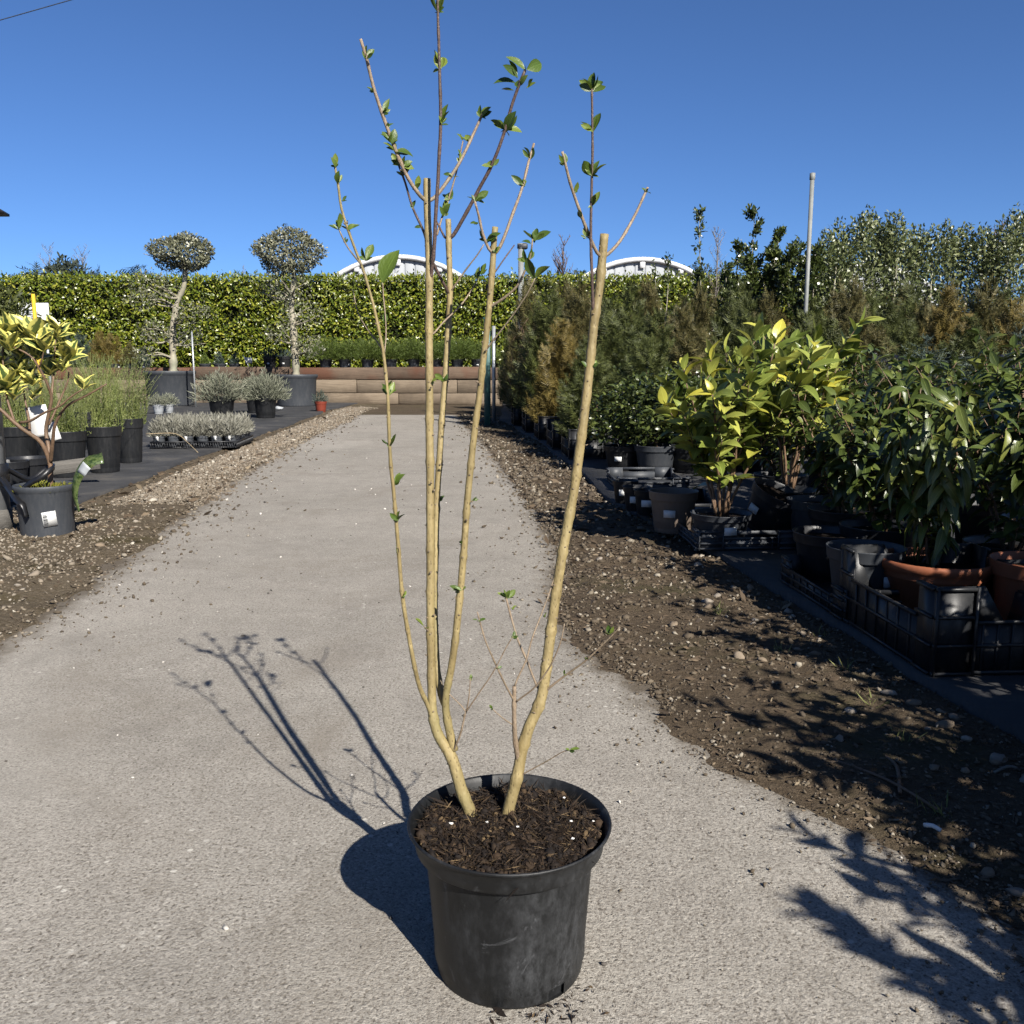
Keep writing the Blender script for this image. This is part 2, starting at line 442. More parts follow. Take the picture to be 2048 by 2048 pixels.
# leaves
g = lambda *s: list(s)
M['lf_main'] = m_leaf('leaf_main', g((0, (.045, .085, .012)), (.5, (.085, .14, .02)), (1, (.19, .245, .04))), .42, .4, .22, .3)
M['lf_hedge'] = m_leaf('leaf_hedge', g((0, (.065, .10, .010)), (.45, (.13, .17, .014)), (.8, (.22, .245, .022)), (1, (.36, .35, .05))), .36, .5, .2)
M['lf_varieg'] = m_leaf('leaf_variegated', g((0, (.06, .10, .028)), (.5, (.10, .145, .045)), (1, (.16, .19, .06))), .35, .5, .25, 0.0, (.80, .74, .20))
M['lf_laurel'] = m_leaf('leaf_yellow_laurel', g((0, (.07, .115, .018)), (.4, (.20, .25, .045)), (.72, (.37, .41, .09)), (.9, (.50, .49, .09)), (1, (.56, .50, .06))), .36, .5, .25, .4)
M['lf_dark'] = m_leaf('leaf_dark', g((0, (.03, .05, .012)), (.5, (.06, .09, .02)), (.85, (.11, .14, .03)), (1, (.17, .19, .04))), .36, .42, .18, .4)
M['lf_drop'] = m_leaf('leaf_drooping', g((0, (.045, .07, .016)), (.5, (.09, .125, .026)), (.9, (.15, .18, .04)), (1, (.25, .25, .05))), .36, .42, .2, .6)
M['lf_small'] = m_leaf('leaf_small_dark', g((0, (.03, .045, .012)), (.6, (.06, .082, .02)), (1, (.12, .145, .035))), .32, .5, .2)
M['lf_conifer'] = m_leaf('conifer_green', g((0, (.03, .04, .010)), (.5, (.06, .073, .018)), (1, (.105, .118, .03))), .6, .3, .15)
M['lf_bronze'] = m_leaf('conifer_bronze', g((0, (.045, .045, .014)), (.5, (.085, .078, .024)), (1, (.145, .118, .042))), .6, .3, .15)
M['lf_gold'] = m_leaf('conifer_gold', g((0, (.08, .065, .016)), (.5, (.14, .105, .025)), (1, (.19, .14, .04))), .6, .3, .15)
M['lf_blue'] = m_leaf('conifer_blue', g((0, (.04, .06, .05)), (1, (.08, .11, .085))), .6, .3, .15)
M['lf_juniper'] = m_leaf('juniper_green', g((0, (.045, .075, .012)), (.5, (.09, .13, .022)), (1, (.14, .18, .035))), .55, .3, .2)
M['lf_olive'] = m_leaf('leaf_grey_green', g((0, (.06, .08, .025)), (.5, (.12, .145, .05)), (1, (.23, .25, .11))), .42, .5, .18)
M['lf_topiary'] = m_leaf('leaf_topiary', g((0, (.075, .08, .045)), (.5, (.15, .155, .09)), (1, (.27, .27, .18))), .42, .5, .15)
M['lf_lavender'] = m_leaf('leaf_lavender', g((0, (.11, .125, .085)), (.5, (.19, .20, .14)), (1, (.29, .29, .22))), .6, .3, .1)
M['lf_dry'] = m_leaf('leaf_lavender_dry', g((0, (.14, .135, .105)), (.5, (.24, .235, .19)), (1, (.35, .34, .29))), .7, .2, .1)
M['lf_rosemary'] = m_leaf('leaf_rosemary', g((0, (.10, .135, .03)), (.5, (.18, .22, .055)), (1, (.32, .34, .13))), .5, .4, .15)
M['lf_grass'] = m_leaf('leaf_grass', g((0, (.09, .12, .03)), (1, (.24, .24, .09))), .6, .3, .2)
M['lf_far'] = m_leaf('leaf_far', g((0, (.03, .04, .03)), (1, (.06, .075, .05))), .7, .2, .1)

# weathered timber
def m_timber(name, lo, hi, dk, red=None):
    t = NT(name)
    ob = t.n('ShaderNodeObjectInfo').outputs['Random']
    cv = t.n('ShaderNodeCombineXYZ'); t.l(t.math('MULTIPLY', ob, 37.0), cv.inputs[0]); t.l(t.math('MULTIPLY', ob, 91.0), cv.inputs[2])
    va = t.n('ShaderNodeVectorMath', operation='ADD'); t.l(t.tc.outputs['Object'], va.inputs[0]); t.l(cv.outputs[0], va.inputs[1])
    gr = t.noise(4, 7, .75, vec=t.mapping((.6, 8, 14), va.outputs[0]), dist=.6); st = t.noise(1.6, 5, .65, vec=va.outputs[0])
    c = t.ramp(gr, [(.3, lo), (.7, hi)])
    c = t.mix(t.ramp(st, [(.45, 0.0), (.7, .7)]), c, dk)
    if red: c = t.mix(t.ramp(t.noise(.9, 3, .6, vec=va.outputs[0]), [(.48, 0.0), (.6, .85)]), c, red)
    return t.principled(c, .85, .2, t.bump(gr, .5, .02))
M['sleeper_red'] = m_timber('sleeper_red', (.085, .058, .041), (.17, .122, .086), (.05, .035, .026), (.115, .05, .03))
M['sleeper_grey'] = m_timber('sleeper_grey', (.13, .098, .068), (.25, .20, .145), (.085, .063, .045))
M['board_grey'] = m_timber('board_grey', (.09, .085, .078), (.16, .15, .135), (.06, .056, .05))

t = NT('hedge_core'); M['hedge_core'] = t.principled(t.ramp(t.noise(6, 4, .6), [(.3, (.010, .012, .005)), (.7, (.03, .035, .012))]), .9, .1)  # near-black green: shade between the hedge leaves put into the colour
# ------------------------------------------------------------------ ground, path, verges, mats
def vnoise(x, y, seed=0):                                   # smooth value noise for heights and edges
    r = np.random.default_rng(seed); T = r.random((64, 64))
    xi = np.floor(x).astype(int); yi = np.floor(y).astype(int); fx = x-xi; fy = y-yi
    fx = fx*fx*(3-2*fx); fy = fy*fy*(3-2*fy)
    g = lambda a, b: T[a % 64, b % 64]
    return (g(xi, yi)*(1-fx)+g(xi+1, yi)*fx)*(1-fy) + (g(xi, yi+1)*(1-fx)+g(xi+1, yi+1)*fx)*fy - .5
def fbm(x, y, s, seed=0): return vnoise(x*s, y*s, seed) + .5*vnoise(x*s*2.1, y*s*2.1, seed+1) + .25*vnoise(x*s*4.3, y*s*4.3, seed+2)

def plane(name, mat, x0, x1, y0, y1, z):
    o = link(name, mesh(name, [(x0, y0, z), (x1, y0, z), (x1, y1, z), (x0, y1, z)], [(0, 1, 2, 3)], M[mat]))
    return structure(o)
plane('ground', 'field', -2500, 2500, -60, 4500, -.06)

# edges of the concrete lane, surveyed along both sides (x at given y)
def curve_x(px): 
    p = np.array([G(*q)[:2] for q in px]); p = p[np.argsort(p[:, 1])]
    return lambda y: np.interp(y, p[:, 1], p[:, 0])
pathL = curve_x([(-200, 1420), (0, 1288), (90, 1235), (190, 1165), (262, 1105), (320, 1062), (400, 1010), (470, 960), (540, 915), (610, 878), (670, 850), (700, 839), (715, 826)])
pathR = curve_x([(2400, 2300), (2048, 1850), (1925, 1770), (1800, 1690), (1640, 1610), (1560, 1565), (1470, 1545), (1420, 1485), (1330, 1425), (1290, 1375), (1230, 1345), (1160, 1290), (1125, 1245), (1105, 1180), (1120, 1130), (1110, 1085), (1090, 1045), (1062, 1000), (1028, 960), (1000, 925), (975, 890), (945, 862), (925, 842), (910, 826)])
matL = curve_x([(165, 1012), (330, 945), (480, 890), (560, 860), (640, 830), (655, 823)])
matR = curve_x([(2500, 1790), (2048, 1497), (1830, 1376), (1749, 1312), (1516, 1175), (1386, 1095), (1283, 1045), (1206, 998), (1130, 925), (1060, 878), (1000, 842)])
PATH_END = 16.2

# concrete lane
ys = np.concatenate([np.linspace(-1.5, 4, 140), np.geomspace(4.05, PATH_END, 90)]); nxc = 64
V = np.array([[(-2.9 + 5.0*k/(nxc-1), y, .0) for k in range(nxc)] for y in ys]).reshape(-1, 3)
idx = np.arange(len(V)).reshape(len(ys), nxc)
V[:, 2] += .004*fbm(V[:, 0], V[:, 1], .8, 3)
me = mesh('concrete_path', V, np.stack([idx[:-1, :-1], idx[:-1, 1:], idx[1:, 1:], idx[1:, :-1]], -1).reshape(-1, 4), M['concrete'], True)
dl = V[:, 0]-pathL(np.maximum(V[:, 1], 2.3)); dr_ = pathR(V[:, 1])-V[:, 0]
soil = np.exp(-np.clip(np.minimum(dl*.8, dr_), 0, 5)/.13)*.75 + np.where((dl < 0) | (dr_ < 0), .3, 0)
at_ = me.attributes.new('soiling', 'FLOAT', 'POINT'); at_.data.foreach_set('value', soil.astype(np.float32))
structure(link('concrete_path', me))

# soil verges: rough sheets that dive under the concrete along a ragged edge
def verge(name, mat, edge, side, outer, ylist, nu, seed, amp=.014, rag=.10):
    V = []; us = np.linspace(0, 1, nu)
    for y in ylist:
        e = float(edge(y)); xi = e - side*.35; xo = outer(y)
        V.append(np.stack([xi + (xo-xi)*us**1.0, np.full(nu, y), np.zeros(nu)], 1))
    V = np.array(V).reshape(-1, 3)
    x, y = V[:, 0], V[:, 1]; e = edge(y)
    d = side*(x-e) + rag*fbm(x, y, 2.2, seed) + .03*fbm(x, y, 9, seed+5)
    h = np.clip(d*.09, -.03, .012) + .004*np.clip(d, 0, 2)
    h += amp*fbm(x, y, 5, seed+9)*np.clip(d*4+.5, 0, 1) + amp*.45*fbm(x, y, 22, seed+20)*np.clip(d*4+.6, 0, 1)
    V[:, 2] = h
    n = len(ylist); idx = np.arange(n*nu).reshape(n, nu)
    Fq = np.stack([idx[:-1, :-1], idx[:-1, 1:], idx[1:, 1:], idx[1:, :-1]], -1).reshape(-1, 4)
    o = link(name, mesh(name, V, Fq, M[mat], True)); structure(o)
    def height(px, py):                                     # nearest grid point
        yi = np.clip(np.searchsorted(ylist, py), 0, n-1); e_ = edge(ylist[yi]); xi = e_-side*.35
        xo = np.array([outer(v) for v in ylist[yi]]); u = np.clip((px-xi)/(xo-xi), 0, 1)
        return V[idx[yi, np.round(u*(nu-1)).astype(int)], 2]
    return o, height
yl = np.concatenate([np.linspace(1.2, 4.5, 170), np.geomspace(4.53, 20.8, 190)])
vergeL, hL = verge('gravel_verge', 'gravel_bed', pathL, -1, lambda y: min(-4.2, float(matL(max(y, 5.5)))-1.0), yl, 120, 31, .012)
yr = np.concatenate([np.linspace(.55, 4.0, 210), np.geomspace(4.03, 20.8, 190)])
vergeR, hR = verge('dirt_verge', 'dirt', pathR, 1, lambda y: float(matR(y))+.5, yr, 110, 57, .014)
plane('back_strip', 'dirt', -9, 6, PATH_END, 22, -.004)

# fabric mats
def mat_sheet(name, inner, outer_x, ylist, z, lip, seed):
    nu = 40; V = []
    for y in ylist:
        xi = float(inner(y)) + .02*math.sin(y*2.1)*min(1, y/8); V.append(np.stack([np.linspace(xi, outer_x, nu), np.full(nu, y), np.zeros(nu)], 1))
    V = np.array(V).reshape(-1, 3)
    V[:, 2] = z + .010*fbm(V[:, 0], V[:, 1], 1.5, seed) + .005*fbm(V[:, 0], V[:, 1], 5, seed+2)
    n = len(ylist); idx = np.arange(n*nu).reshape(n, nu)
    V2 = V.copy(); V2[:, 2] = z-.03
    Fq = np.stack([idx[:-1, :-1], idx[:-1, 1:], idx[1:, 1:], idx[1:, :-1]], -1).reshape(-1, 4)
    lipf = np.stack([idx[:-1, 0], idx[1:, 0], idx[1:, 0]+n*nu, idx[:-1, 0]+n*nu], 1)
    frf = np.stack([idx[0, :-1], idx[0, 1:], idx[0, 1:]+n*nu, idx[0, :-1]+n*nu], 1)
    return structure(link(name, mesh(name, np.vstack([V, V2]), [np.vstack([Fq, lipf, frf])], M['fabric'], False)))
mat_sheet('weed_mat', matL, -20.0, np.concatenate([np.linspace(5.3, 9, 60), np.linspace(9.1, 20.9, 70)]), .036, 1, 71)
mat_sheet('weed_mat', matR, 11.0, np.concatenate([np.linspace(-.8, 4, 70), np.linspace(4.1, 20.9, 80)]), .040, 1, 77)

# ------------------------------------------------------------------ gravel, stones, litter
def rock_tpl(seed, sub=False):
    r = np.random.default_rng(seed); ph = (1+5**.5)/2
    V = np.array([(-1,ph,0),(1,ph,0),(-1,-ph,0),(1,-ph,0),(0,-1,ph),(0,1,ph),(0,-1,-ph),(0,1,-ph),(ph,0,-1),(ph,0,1),(-ph,0,-1),(-ph,0,1)], float)/1.902
    F = [(0,11,5),(0,5,1),(0,1,7),(0,7,10),(0,10,11),(1,5,9),(5,11,4),(11,10,2),(10,7,6),(7,1,8),(3,9,4),(3,4,2),(3,2,6),(3,6,8),(3,8,9),(4,9,5),(2,4,11),(6,2,10),(8,6,7),(9,8,1)]
    if sub:
        cache = {}; V = [tuple(v) for v in V]
        def mid(a, b):
            k = (min(a, b), max(a, b))
            if k not in cache:
                m = (np.array(V[a])+np.array(V[b])); m /= np.linalg.norm(m); V.append(tuple(m)); cache[k] = len(V)-1
            return cache[k]
        F2 = []
        for a, b, c in F:
            ab, bc, ca = mid(a, b), mid(b, c), mid(c, a); F2 += [(a,ab,ca),(b,bc,ab),(c,ca,bc),(ab,bc,ca)]
        F = F2; V = np.array(V)
    V = V*(1+(.14 if sub else .22)*r.normal(size=(len(V), 1)))*np.array([1.25, .95, .62])
    return V, [np.array(F)], np.zeros((len(V), 2))
ROCKS = [rock_tpl(s) for s in range(6)]
def rocks(name, mat, pos, rad, parent=None, flat=1.0, smooth=True):
    parts = []; which = rng.integers(0, 6, len(pos))
    for k in range(6):
        m = which == k
        if not m.any(): continue
        d = unit(m.sum()); d[:, 2] *= .25; n = np.tile([0, 0, 1.0], (m.sum(), 1)) + .5*rng.normal(size=(m.sum(), 3))
        parts.append(scatter(ROCKS[k], pos[m], d, n, rad[m]))
    V, F, U = join(parts)
    return link(name, mesh(name, V, F, M[mat], smooth), parent)

# left: gravel
N = 46000
y = 1.9*np.exp(rng.random(N)*math.log(19/1.9)); far = np.clip(y/6, .62, 1.6)
inn = pathL(y); out = np.where(y > 5.4, matL(np.maximum(y, 5.4))+.05, -4.0)
u = rng.random(N)**.75; x = inn + (out-inn)*u + .10
keep = (rng.random(N) < np.clip(.42+u*1.6 + 1.1*fbm(x, y, 1.3, 5), .10, 1)) & (np.abs(x) < y*.62+.5)
x, y, far, u = x[keep], y[keep], far[keep], u[keep]
rad = rng.gamma(3.5, .0015, len(x))*far+.002
stuff(rocks('gravel', 'stone', np.stack([x, y, hL(x, y)+rad*.15], 1), rad), 'loose tan and grey gravel along the left side of the concrete', 'gravel')
# right: grit in the soil
N = 20000
y = .7*np.exp(rng.random(N)*math.log(16/.7)); inn = pathR(y); out = matR(y)
u = rng.random(N); x = inn+(out-inn)*u*1.02
edge_k = np.exp(-u*6)*.9 + np.exp(-(1-u)*7)*.6
keep = rng.random(N) < np.clip(.22+edge_k+.9*fbm(x, y, 2, 8), .05, 1)
x, y = x[keep], y[keep]; rad = (rng.gamma(3, .0011, len(x))+.0012)*np.clip(y/2.6, .75, 2.5)
stuff(rocks('grit', 'stone_dark', np.stack([x, y, hR(x, y)+rad*.2], 1), rad), 'small stones and grit in the brown soil right of the concrete', 'grit')
# bark bits and dry leaf litter on the soil
N = 9000
y = .7*np.exp(rng.random(N)*math.log(12/.7)); inn = pathR(y)-.06; out = matR(y)
x = inn+(out-inn)*rng.random(N); d = unit(N); d[:, 2] *= .15
V, F, U = scatter(blade(.35), np.stack([x, y, hR(x, y)+.003], 1), d, np.tile([0, 0, 1.], (N, 1))+.6*rng.normal(size=(N, 3)), rng.gamma(3, .005, N)*np.clip(y/3, .7, 2)+.004)
stuff(link('leaf_litter', mesh('leaf_litter', V, F, M['litter'], False, U)), 'dry bark bits and leaf litter scattered over the brown soil', 'litter')
N = 5000
y = 2*np.exp(rng.random(N)*math.log(18/2)); inn = pathL(y)+.12; out = np.where(y > 5.4, matL(np.maximum(y, 5.4)), -4.0)
x = inn+(out-inn)*rng.random(N); d = unit(N); d[:, 2] *= .2
V, F, U = scatter(blade(.4), np.stack([x, y, hL(x, y)+.003], 1), d, np.tile([0, 0, 1.], (N, 1))+.6*rng.normal(size=(N, 3)), rng.gamma(3, .005, N)*np.clip(y/3, .8, 2)+.004)
stuff(link('leaf_litter', mesh('leaf_litter', V, F, M['litter'], False, U)), 'brown bark crumbs among the gravel on the left', 'litter')
# crumbs on the concrete
N = 420
y = .85*np.exp(rng.random(N)*math.log(9/.85)); x = pathL(np.maximum(y, 2.6))+.1+(pathR(y)-pathL(np.maximum(y, 2.6))-.1)*rng.random(N)
m = (x-0)**2+(y-1.17)**2 > .125**2; x, y = x[m], y[m]
rad = (rng.gamma(2.0, .0006, len(x))+.0006)*np.clip(y/2.4, .8, 2)
stuff(rocks('crumbs', 'chip_white', np.stack([x, y, rad*.3+.001], 1), rad, flat=.6), 'pale and dark crumbs of grit lying on the concrete', 'grit')
# loose grit thinning out from the verges over the concrete
N = 5200
y = .8*np.exp(rng.random(N)*math.log(15/.8)); lf = rng.random(N) < .55; lf = lf & (y > 2.55)
off = rng.exponential(.10, N)-.05; x = np.where(lf, pathL(y)+off*1.4, pathR(y)-off); rad = (rng.gamma(2.2, .0010, N)+.0008)*np.clip(y/3, .5, 2.2)
stuff(rocks('loose_grit', 'stone_dark', np.stack([x, y, rad*.3+.001+.006*(off < 0)], 1), rad), 'loose grit thinning out over both edges of the concrete', 'grit')
# the larger pebbles by the mat, each its own piece of the verge
PEB = [mesh('pebble', *rock_tpl(40+k, True)[:2], M['pebble'], True) for k in range(5)]
for k in range(90):
    yy = float(.9*math.exp(rng.random()*math.log(6.5/.9))); xx = float(matR(yy)) - .02 - abs(rng.normal())*.13 if k % 3 else float(pathR(yy)+(matR(yy)-pathR(yy))*rng.random())
    rr = float(rng.uniform(.007, .018)); zz = float(hR(np.array([xx]), np.array([yy]))[0])
    o = link('pebble', PEB[k % 5], vergeR, (xx, yy, zz+rr*.2), (rng.normal()*.3, rng.normal()*.3, rng.random()*6.3), (rr,)*3)
for k in range(40):
    yy = float(2.3*math.exp(rng.random()*math.log(5/2.3))); xx = float(pathL(yy)) - .15 - rng.random()*1.4
    rr = float(rng.uniform(.010, .022)); zz = float(hL(np.array([xx]), np.array([yy]))[0])
    link('pebble', PEB[k % 5], vergeL, (xx, yy, zz+rr*.2), (rng.normal()*.3, rng.normal()*.3, rng.random()*6.3), (rr,)*3)
# weeds
def tufts(name, label, spots):
    pp = []
    for (x, y, z, n, h) in spots:
        d = unit(n); d[:, 2] = np.abs(d[:, 2])+.35; p = np.tile([x, y, z], (n, 1)) + .35*h*rng.normal(size=(n, 3))*[1, 1, 0]
        pp.append(scatter(blade(.07), p, d, unit(n), h*(.5+rng.random(n))))
    V, F, U = join(pp); return stuff(link(name, mesh(name, V, F, M['lf_grass'], False, U)), label, 'weeds')
sp = []
for q in ((1690, 1350), (1800, 1495), (1640, 1280), (1440, 1235), (1750, 1420), (1880, 1645), (1560, 1310)):
    p = G(*q); sp.append((p[0], p[1], .01, 16, .035))
tufts('weeds', 'thin grass weeds sprouting from the brown soil', sp)
# fallen twigs and the white stick on the soil
def stick(name, label, a, b, r, mat, bend=.01):
    p = smooth_path([a, (np.asarray(a)+b)/2+[bend, bend, .004], b], .02)
    return tag(link(name, mesh(name, *tube(p, r, 6), M[mat], True)), label, 'twig')
gz = lambda x, y, z=.016: G(x, y, z)
stick('fallen_twig', 'bare curved twig lying in the shade on the soil', gz(1764, 1508), gz(1800, 1585), .004, 'bark_brown', .02)
stick('fallen_twig', 'long straight twig lying across the soil beside the curved one', gz(1668, 1520), gz(1880, 1622), .003, 'bark_brown')
stick('fallen_twig', 'short twig by the pebbles at the right edge of the soil', gz(1988, 1545), gz(2034, 1536), .003, 'twig_pale')
stick('paper_stick', 'small white stick lying on the soil edge at lower right', gz(1848, 1650, .02), gz(1882, 1661, .02), .0042, 'tag_white', 0)['category'] = 'stick'
# ------------------------------------------------------------------ the pruned shrub in its black pot
PC = np.array([-.0035, 1.1625, 0.0])                          # pot centre on the concrete
shrub = thing('potted_shrub', 'tall pruned shrub with bare tan stems in the black pot on the concrete', 'potted shrub', PC)
SEG = 72
prof = [(.096, .0), (.1015, .0), (.1030, .004), (.1038, .017), (.1060, .0205), (.1066, .05), (.1103, .10), (.1148, .16), (.1166, .1775), (.1169, .1788), (.1278, .1795), (.1296, .1815),
        (.1322, .195), (.1348, .2050), (.1380, .2088), (.1400, .2102), (.1408, .2122), (.1402, .2142), (.1384, .2146), (.1366, .2130), (.1338, .2065), (.1310, .199), (.1285, .188), (.114, .180), (.1005, .024), (.098, .0215), (.096, .0)]
V, F = lathe(prof, SEG)
notch = set()
for a in (-62, 62, 180):
    k0 = int(round((a % 360)/360*SEG)); notch |= {k0 % SEG, (k0+1) % SEG, (k0+2) % SEG}
F = [f for j, f in enumerate(F) if not ((j // SEG) in (1, 2, 3) and (j % SEG) in notch)]
pot = link('pot', mesh('pot', V, F, M['pot_black'], True), shrub)
V, F = lathe([(.0001, .024), (.104, .024)], SEG); link('base_plate', mesh('base_plate', V, F, M['pot_black']), pot)
# compost
nr, na = 22, 96; V = []
for i in range(nr):
    r = .1298*i/(nr-1)
    for k in range(na):
        a = 2*math.pi*k/na; x, y = r*math.cos(a), r*math.sin(a)
        V.append((x, y, .2005 - .004*(r/.1298)**6))
V = np.array(V); V[:, 2] += (.011*fbm(V[:, 0]+5, V[:, 1]+5, 34, 4) + .008*fbm(V[:, 0]+5, V[:, 1]+5, 110, 9))*np.clip((.1298-np.hypot(V[:, 0], V[:, 1]))*120, .15, 1)
F = []
for i in range(nr-1):
    for k in range(na): F.append((i*na+k, i*na+(k+1) % na, (i+1)*na+(k+1) % na, (i+1)*na+k))
compost = link('compost', mesh('compost', V, F, M['compost'], True), shrub)
N = 7000
a = rng.random(N)*6.283; r = .122*np.sqrt(rng.random(N)); p = np.stack([r*np.cos(a), r*np.sin(a), .2015+.007*fbm(r*np.cos(a)+5, r*np.sin(a)+5, 34, 4)+.004*rng.random(N)], 1)
d = unit(N); d[:, 2] *= .5
f1 = scatter(blade(.085), p, d, unit(N), rng.gamma(3, .0030, N)+.003)
n2 = 1500
a = rng.random(n2)*6.283; r = .1255*np.sqrt(rng.random(n2)); p2 = np.stack([r*np.cos(a), r*np.sin(a), .201+.006*fbm(r*np.cos(a)+5, r*np.sin(a)+5, 34, 4)], 1)
V, F, U = f1
o = link('fibre', mesh('fibre', V, F, M['fibre'], False, U), shrub); stuff(o)
V, F, U = scatter(ROCKS[1], p2, unit(n2), unit(n2), rng.gamma(2.5, .0009, n2)+.0008)
o = link('bark_crumbs', mesh('bark_crumbs', V, F, M['fibre'], True), shrub); stuff(o)
for q in ((817+86, 1647), (977-3, 1644), (1128, 1595), (1142, 1642), (1187, 1642), (900, 1646), (1035, 1653), (1145, 1677)):
    w = G(*q, .206)-PC; link('perlite', mesh('perlite', rock_tpl(int(q[0]), True)[0]*(.0014+.0008*rng.random()), rock_tpl(1, True)[1], M['perlite'], True), shrub, w)

STUB = mesh('bud', *[(lambda t: (t[0]*[.55, 1, .55], t[1]))(rock_tpl(77, True))][0], M['bark_twig'], True)
# stems and twigs, (photo x, photo y, metres ahead); radii in mm
DY = .040                                                     # the stems stand a little behind the middle of the pot
def branch(name, pts, r0, r1, mat, parent=shrub, knob=True, cutcap=True, sides=10):
    w = [P(x, y, Y+DY)-PC for (x, y, Y) in pts]
    p = smooth_path(w, .007); n = len(p)
    rr = (np.linspace(r0, r1, n) if np.isscalar(r0) else np.interp(np.linspace(0, 1, n), *zip(*r0)))/1000.0; r0 = r0 if np.isscalar(r0) else r0[0][1]
    s = np.concatenate([[0], np.cumsum(np.linalg.norm(np.diff(p, axis=0), axis=1))])
    p = p + np.stack([fbm(s, s*0+r0, 14, 3)*.0009, fbm(s, s*0+r1+3, 14, 6)*.0009, s*0], 1)*np.minimum(1, s/.03)[:, None]
    if knob:                                                   # slight swellings at the nodes
        for k in np.arange(.035+rng.random()*.03, s[-1], .055+rng.random()*.012):
            rr = rr*(1+.22*np.exp(-((s-k)/.004)**2))
    rr = rr*(1+.05*fbm(s, s*0+1, 40, 12))
    o = link(name, mesh(name, *tube(p, rr, sides), M[mat], True), parent)
    if name == 'stem' and sides > 10:                          # paired dormant buds at the nodes
        for j, k in enumerate(np.arange(.11, s[-1]-.02, .058)):
            i = int(np.searchsorted(s, k)); a_ = j*math.pi/2+rng.normal()*.25; t_ = p[min(i+1, n-1)]-p[i-1]; t_ /= np.linalg.norm(t_)
            e1 = np.cross(t_, [0, 1, .1]); e1 /= np.linalg.norm(e1); e2 = np.cross(t_, e1)
            for sg in (1, -1):
                dv = sg*(math.cos(a_)*e1+math.sin(a_)*e2); b_ = link('bud', STUB, o, p[i]+dv*rr[i]*.95); q_ = .0013+.0009*rng.random(); b_.scale = (q_, q_, q_*1.8)
    return o
def stem(pts, r0, r1, mat='bark_main', **k): return branch('stem', pts, r0, r1, mat, sides=14, **k)
def twig(pts, r0, r1, mat='bark_twig', parent=shrub): return branch('twig', pts, r0*.78, r1*.76, mat, parent)

S2 = stem([(944, 1640, 1.165), (938, 1618, 1.165), (924, 1583, 1.166), (904, 1517, 1.168), (876, 1469, 1.170), (866, 1429, 1.172), (863, 1378, 1.174), (862, 1292, 1.178), (861, 1150, 1.182), (861, 986, 1.186), (859, 818, 1.19), (858, 650, 1.194), (858, 543, 1.196), (856, 446, 1.198), (854, 388, 1.20), (854, 357, 1.20)], [(0, 9.2), (.10, 8.4), (.16, 7.2), (.22, 6.0), (.5, 5.6), (.8, 5.1), (1, 4.7)], 4.7)
S5 = stem([(908, 1500, 1.170), (899, 1462, 1.168), (892, 1420, 1.164), (893, 1385, 1.16), (904, 1326, 1.155), (914, 1250, 1.15), (924, 1150, 1.145), (936, 986, 1.14), (946, 886, 1.138), (961, 768, 1.135), (975, 650, 1.132), (984, 543, 1.13), (988, 485, 1.13), (991, 454, 1.13)], [(0, 6.4), (.1, 5.2), (.4, 4.7), (1, 3.8)], 3.8)
S4 = stem([(891, 1412, 1.168), (882, 1388, 1.178), (873, 1330, 1.192), (869, 1230, 1.205), (870, 1130, 1.212), (874, 1000, 1.222), (879, 919, 1.226), (884, 835, 1.23), (891, 751, 1.235), (897, 650, 1.24), (899, 582, 1.243), (897, 466, 1.246), (896, 439, 1.247)], 5.0, 4.0)
S1 = stem([(868, 1455, 1.176), (860, 1425, 1.166), (851, 1402, 1.156), (838, 1372, 1.146), (827, 1326, 1.135), (817, 1270, 1.125), (808, 1213, 1.115), (801, 1150, 1.105), (796, 1081, 1.098), (788, 986, 1.088), (781, 919, 1.08), (776, 811, 1.072), (771, 745, 1.068), (765, 699, 1.065), (749, 621, 1.06), (734, 563, 1.057), (724, 532, 1.055), (701, 474, 1.05), (683, 419, 1.046), (676, 369, 1.043), (670, 332, 1.04)], 3.3, 1.35)
S6 = stem([(1013, 1640, 1.160), (1017, 1620, 1.160), (1025, 1588, 1.161), (1035, 1546, 1.163), (1043, 1506, 1.166), (1057, 1457, 1.17), (1077, 1412, 1.174), (1087, 1375, 1.178), (1094, 1321, 1.182), (1103, 1250, 1.186), (1115, 1165, 1.19), (1131, 1071, 1.195), (1150, 970, 1.20), (1165, 852, 1.205), (1178, 751, 1.21), (1188, 650, 1.213), (1198, 580, 1.216), (1205, 510, 1.218), (1209, 468, 1.218)], [(0, 8.8), (.15, 8.2), (.3, 7.4), (.6, 6.7), (1, 6.0)], 6.0)
S7 = branch('stem', [(1042, 1548, 1.168), (1036, 1518, 1.163), (1032, 1494, 1.156), (1029, 1463, 1.152), (1028, 1420, 1.15), (1029, 1372, 1.148)], 4.2, 2.8, 'bark_twig')
# upper branches
twig([(854, 402, 1.20), (841, 392, 1.195), (817, 357, 1.188), (794, 307, 1.18), (775, 256, 1.172), (751, 186, 1.164), (734, 120, 1.156), (721, 78, 1.15)], 3.6, 2.5, parent=S2)
twig([(854, 402, 1.20), (868, 396, 1.205), (887, 373, 1.212), (918, 326, 1.222), (945, 272, 1.232), (969, 221, 1.24)], 3.5, 2.3, parent=S2)
twig([(859, 575, 1.197), (863, 545, 1.193), (868, 501, 1.186), (872, 427, 1.178), (877, 349, 1.172), (881, 252, 1.166), (879, 136, 1.16), (876, 31, 1.155), (876, -14, 1.153)], 3.6, 2.2, 'bark_purple', S2)
twig([(899, 590, 1.243), (893, 578, 1.236), (879, 551, 1.225), (860, 512, 1.212), (848, 466, 1.205), (825, 415, 1.20), (810, 365, 1.197), (797, 330, 1.195)], 2.8, 1.7, 'bark_purple', S4)
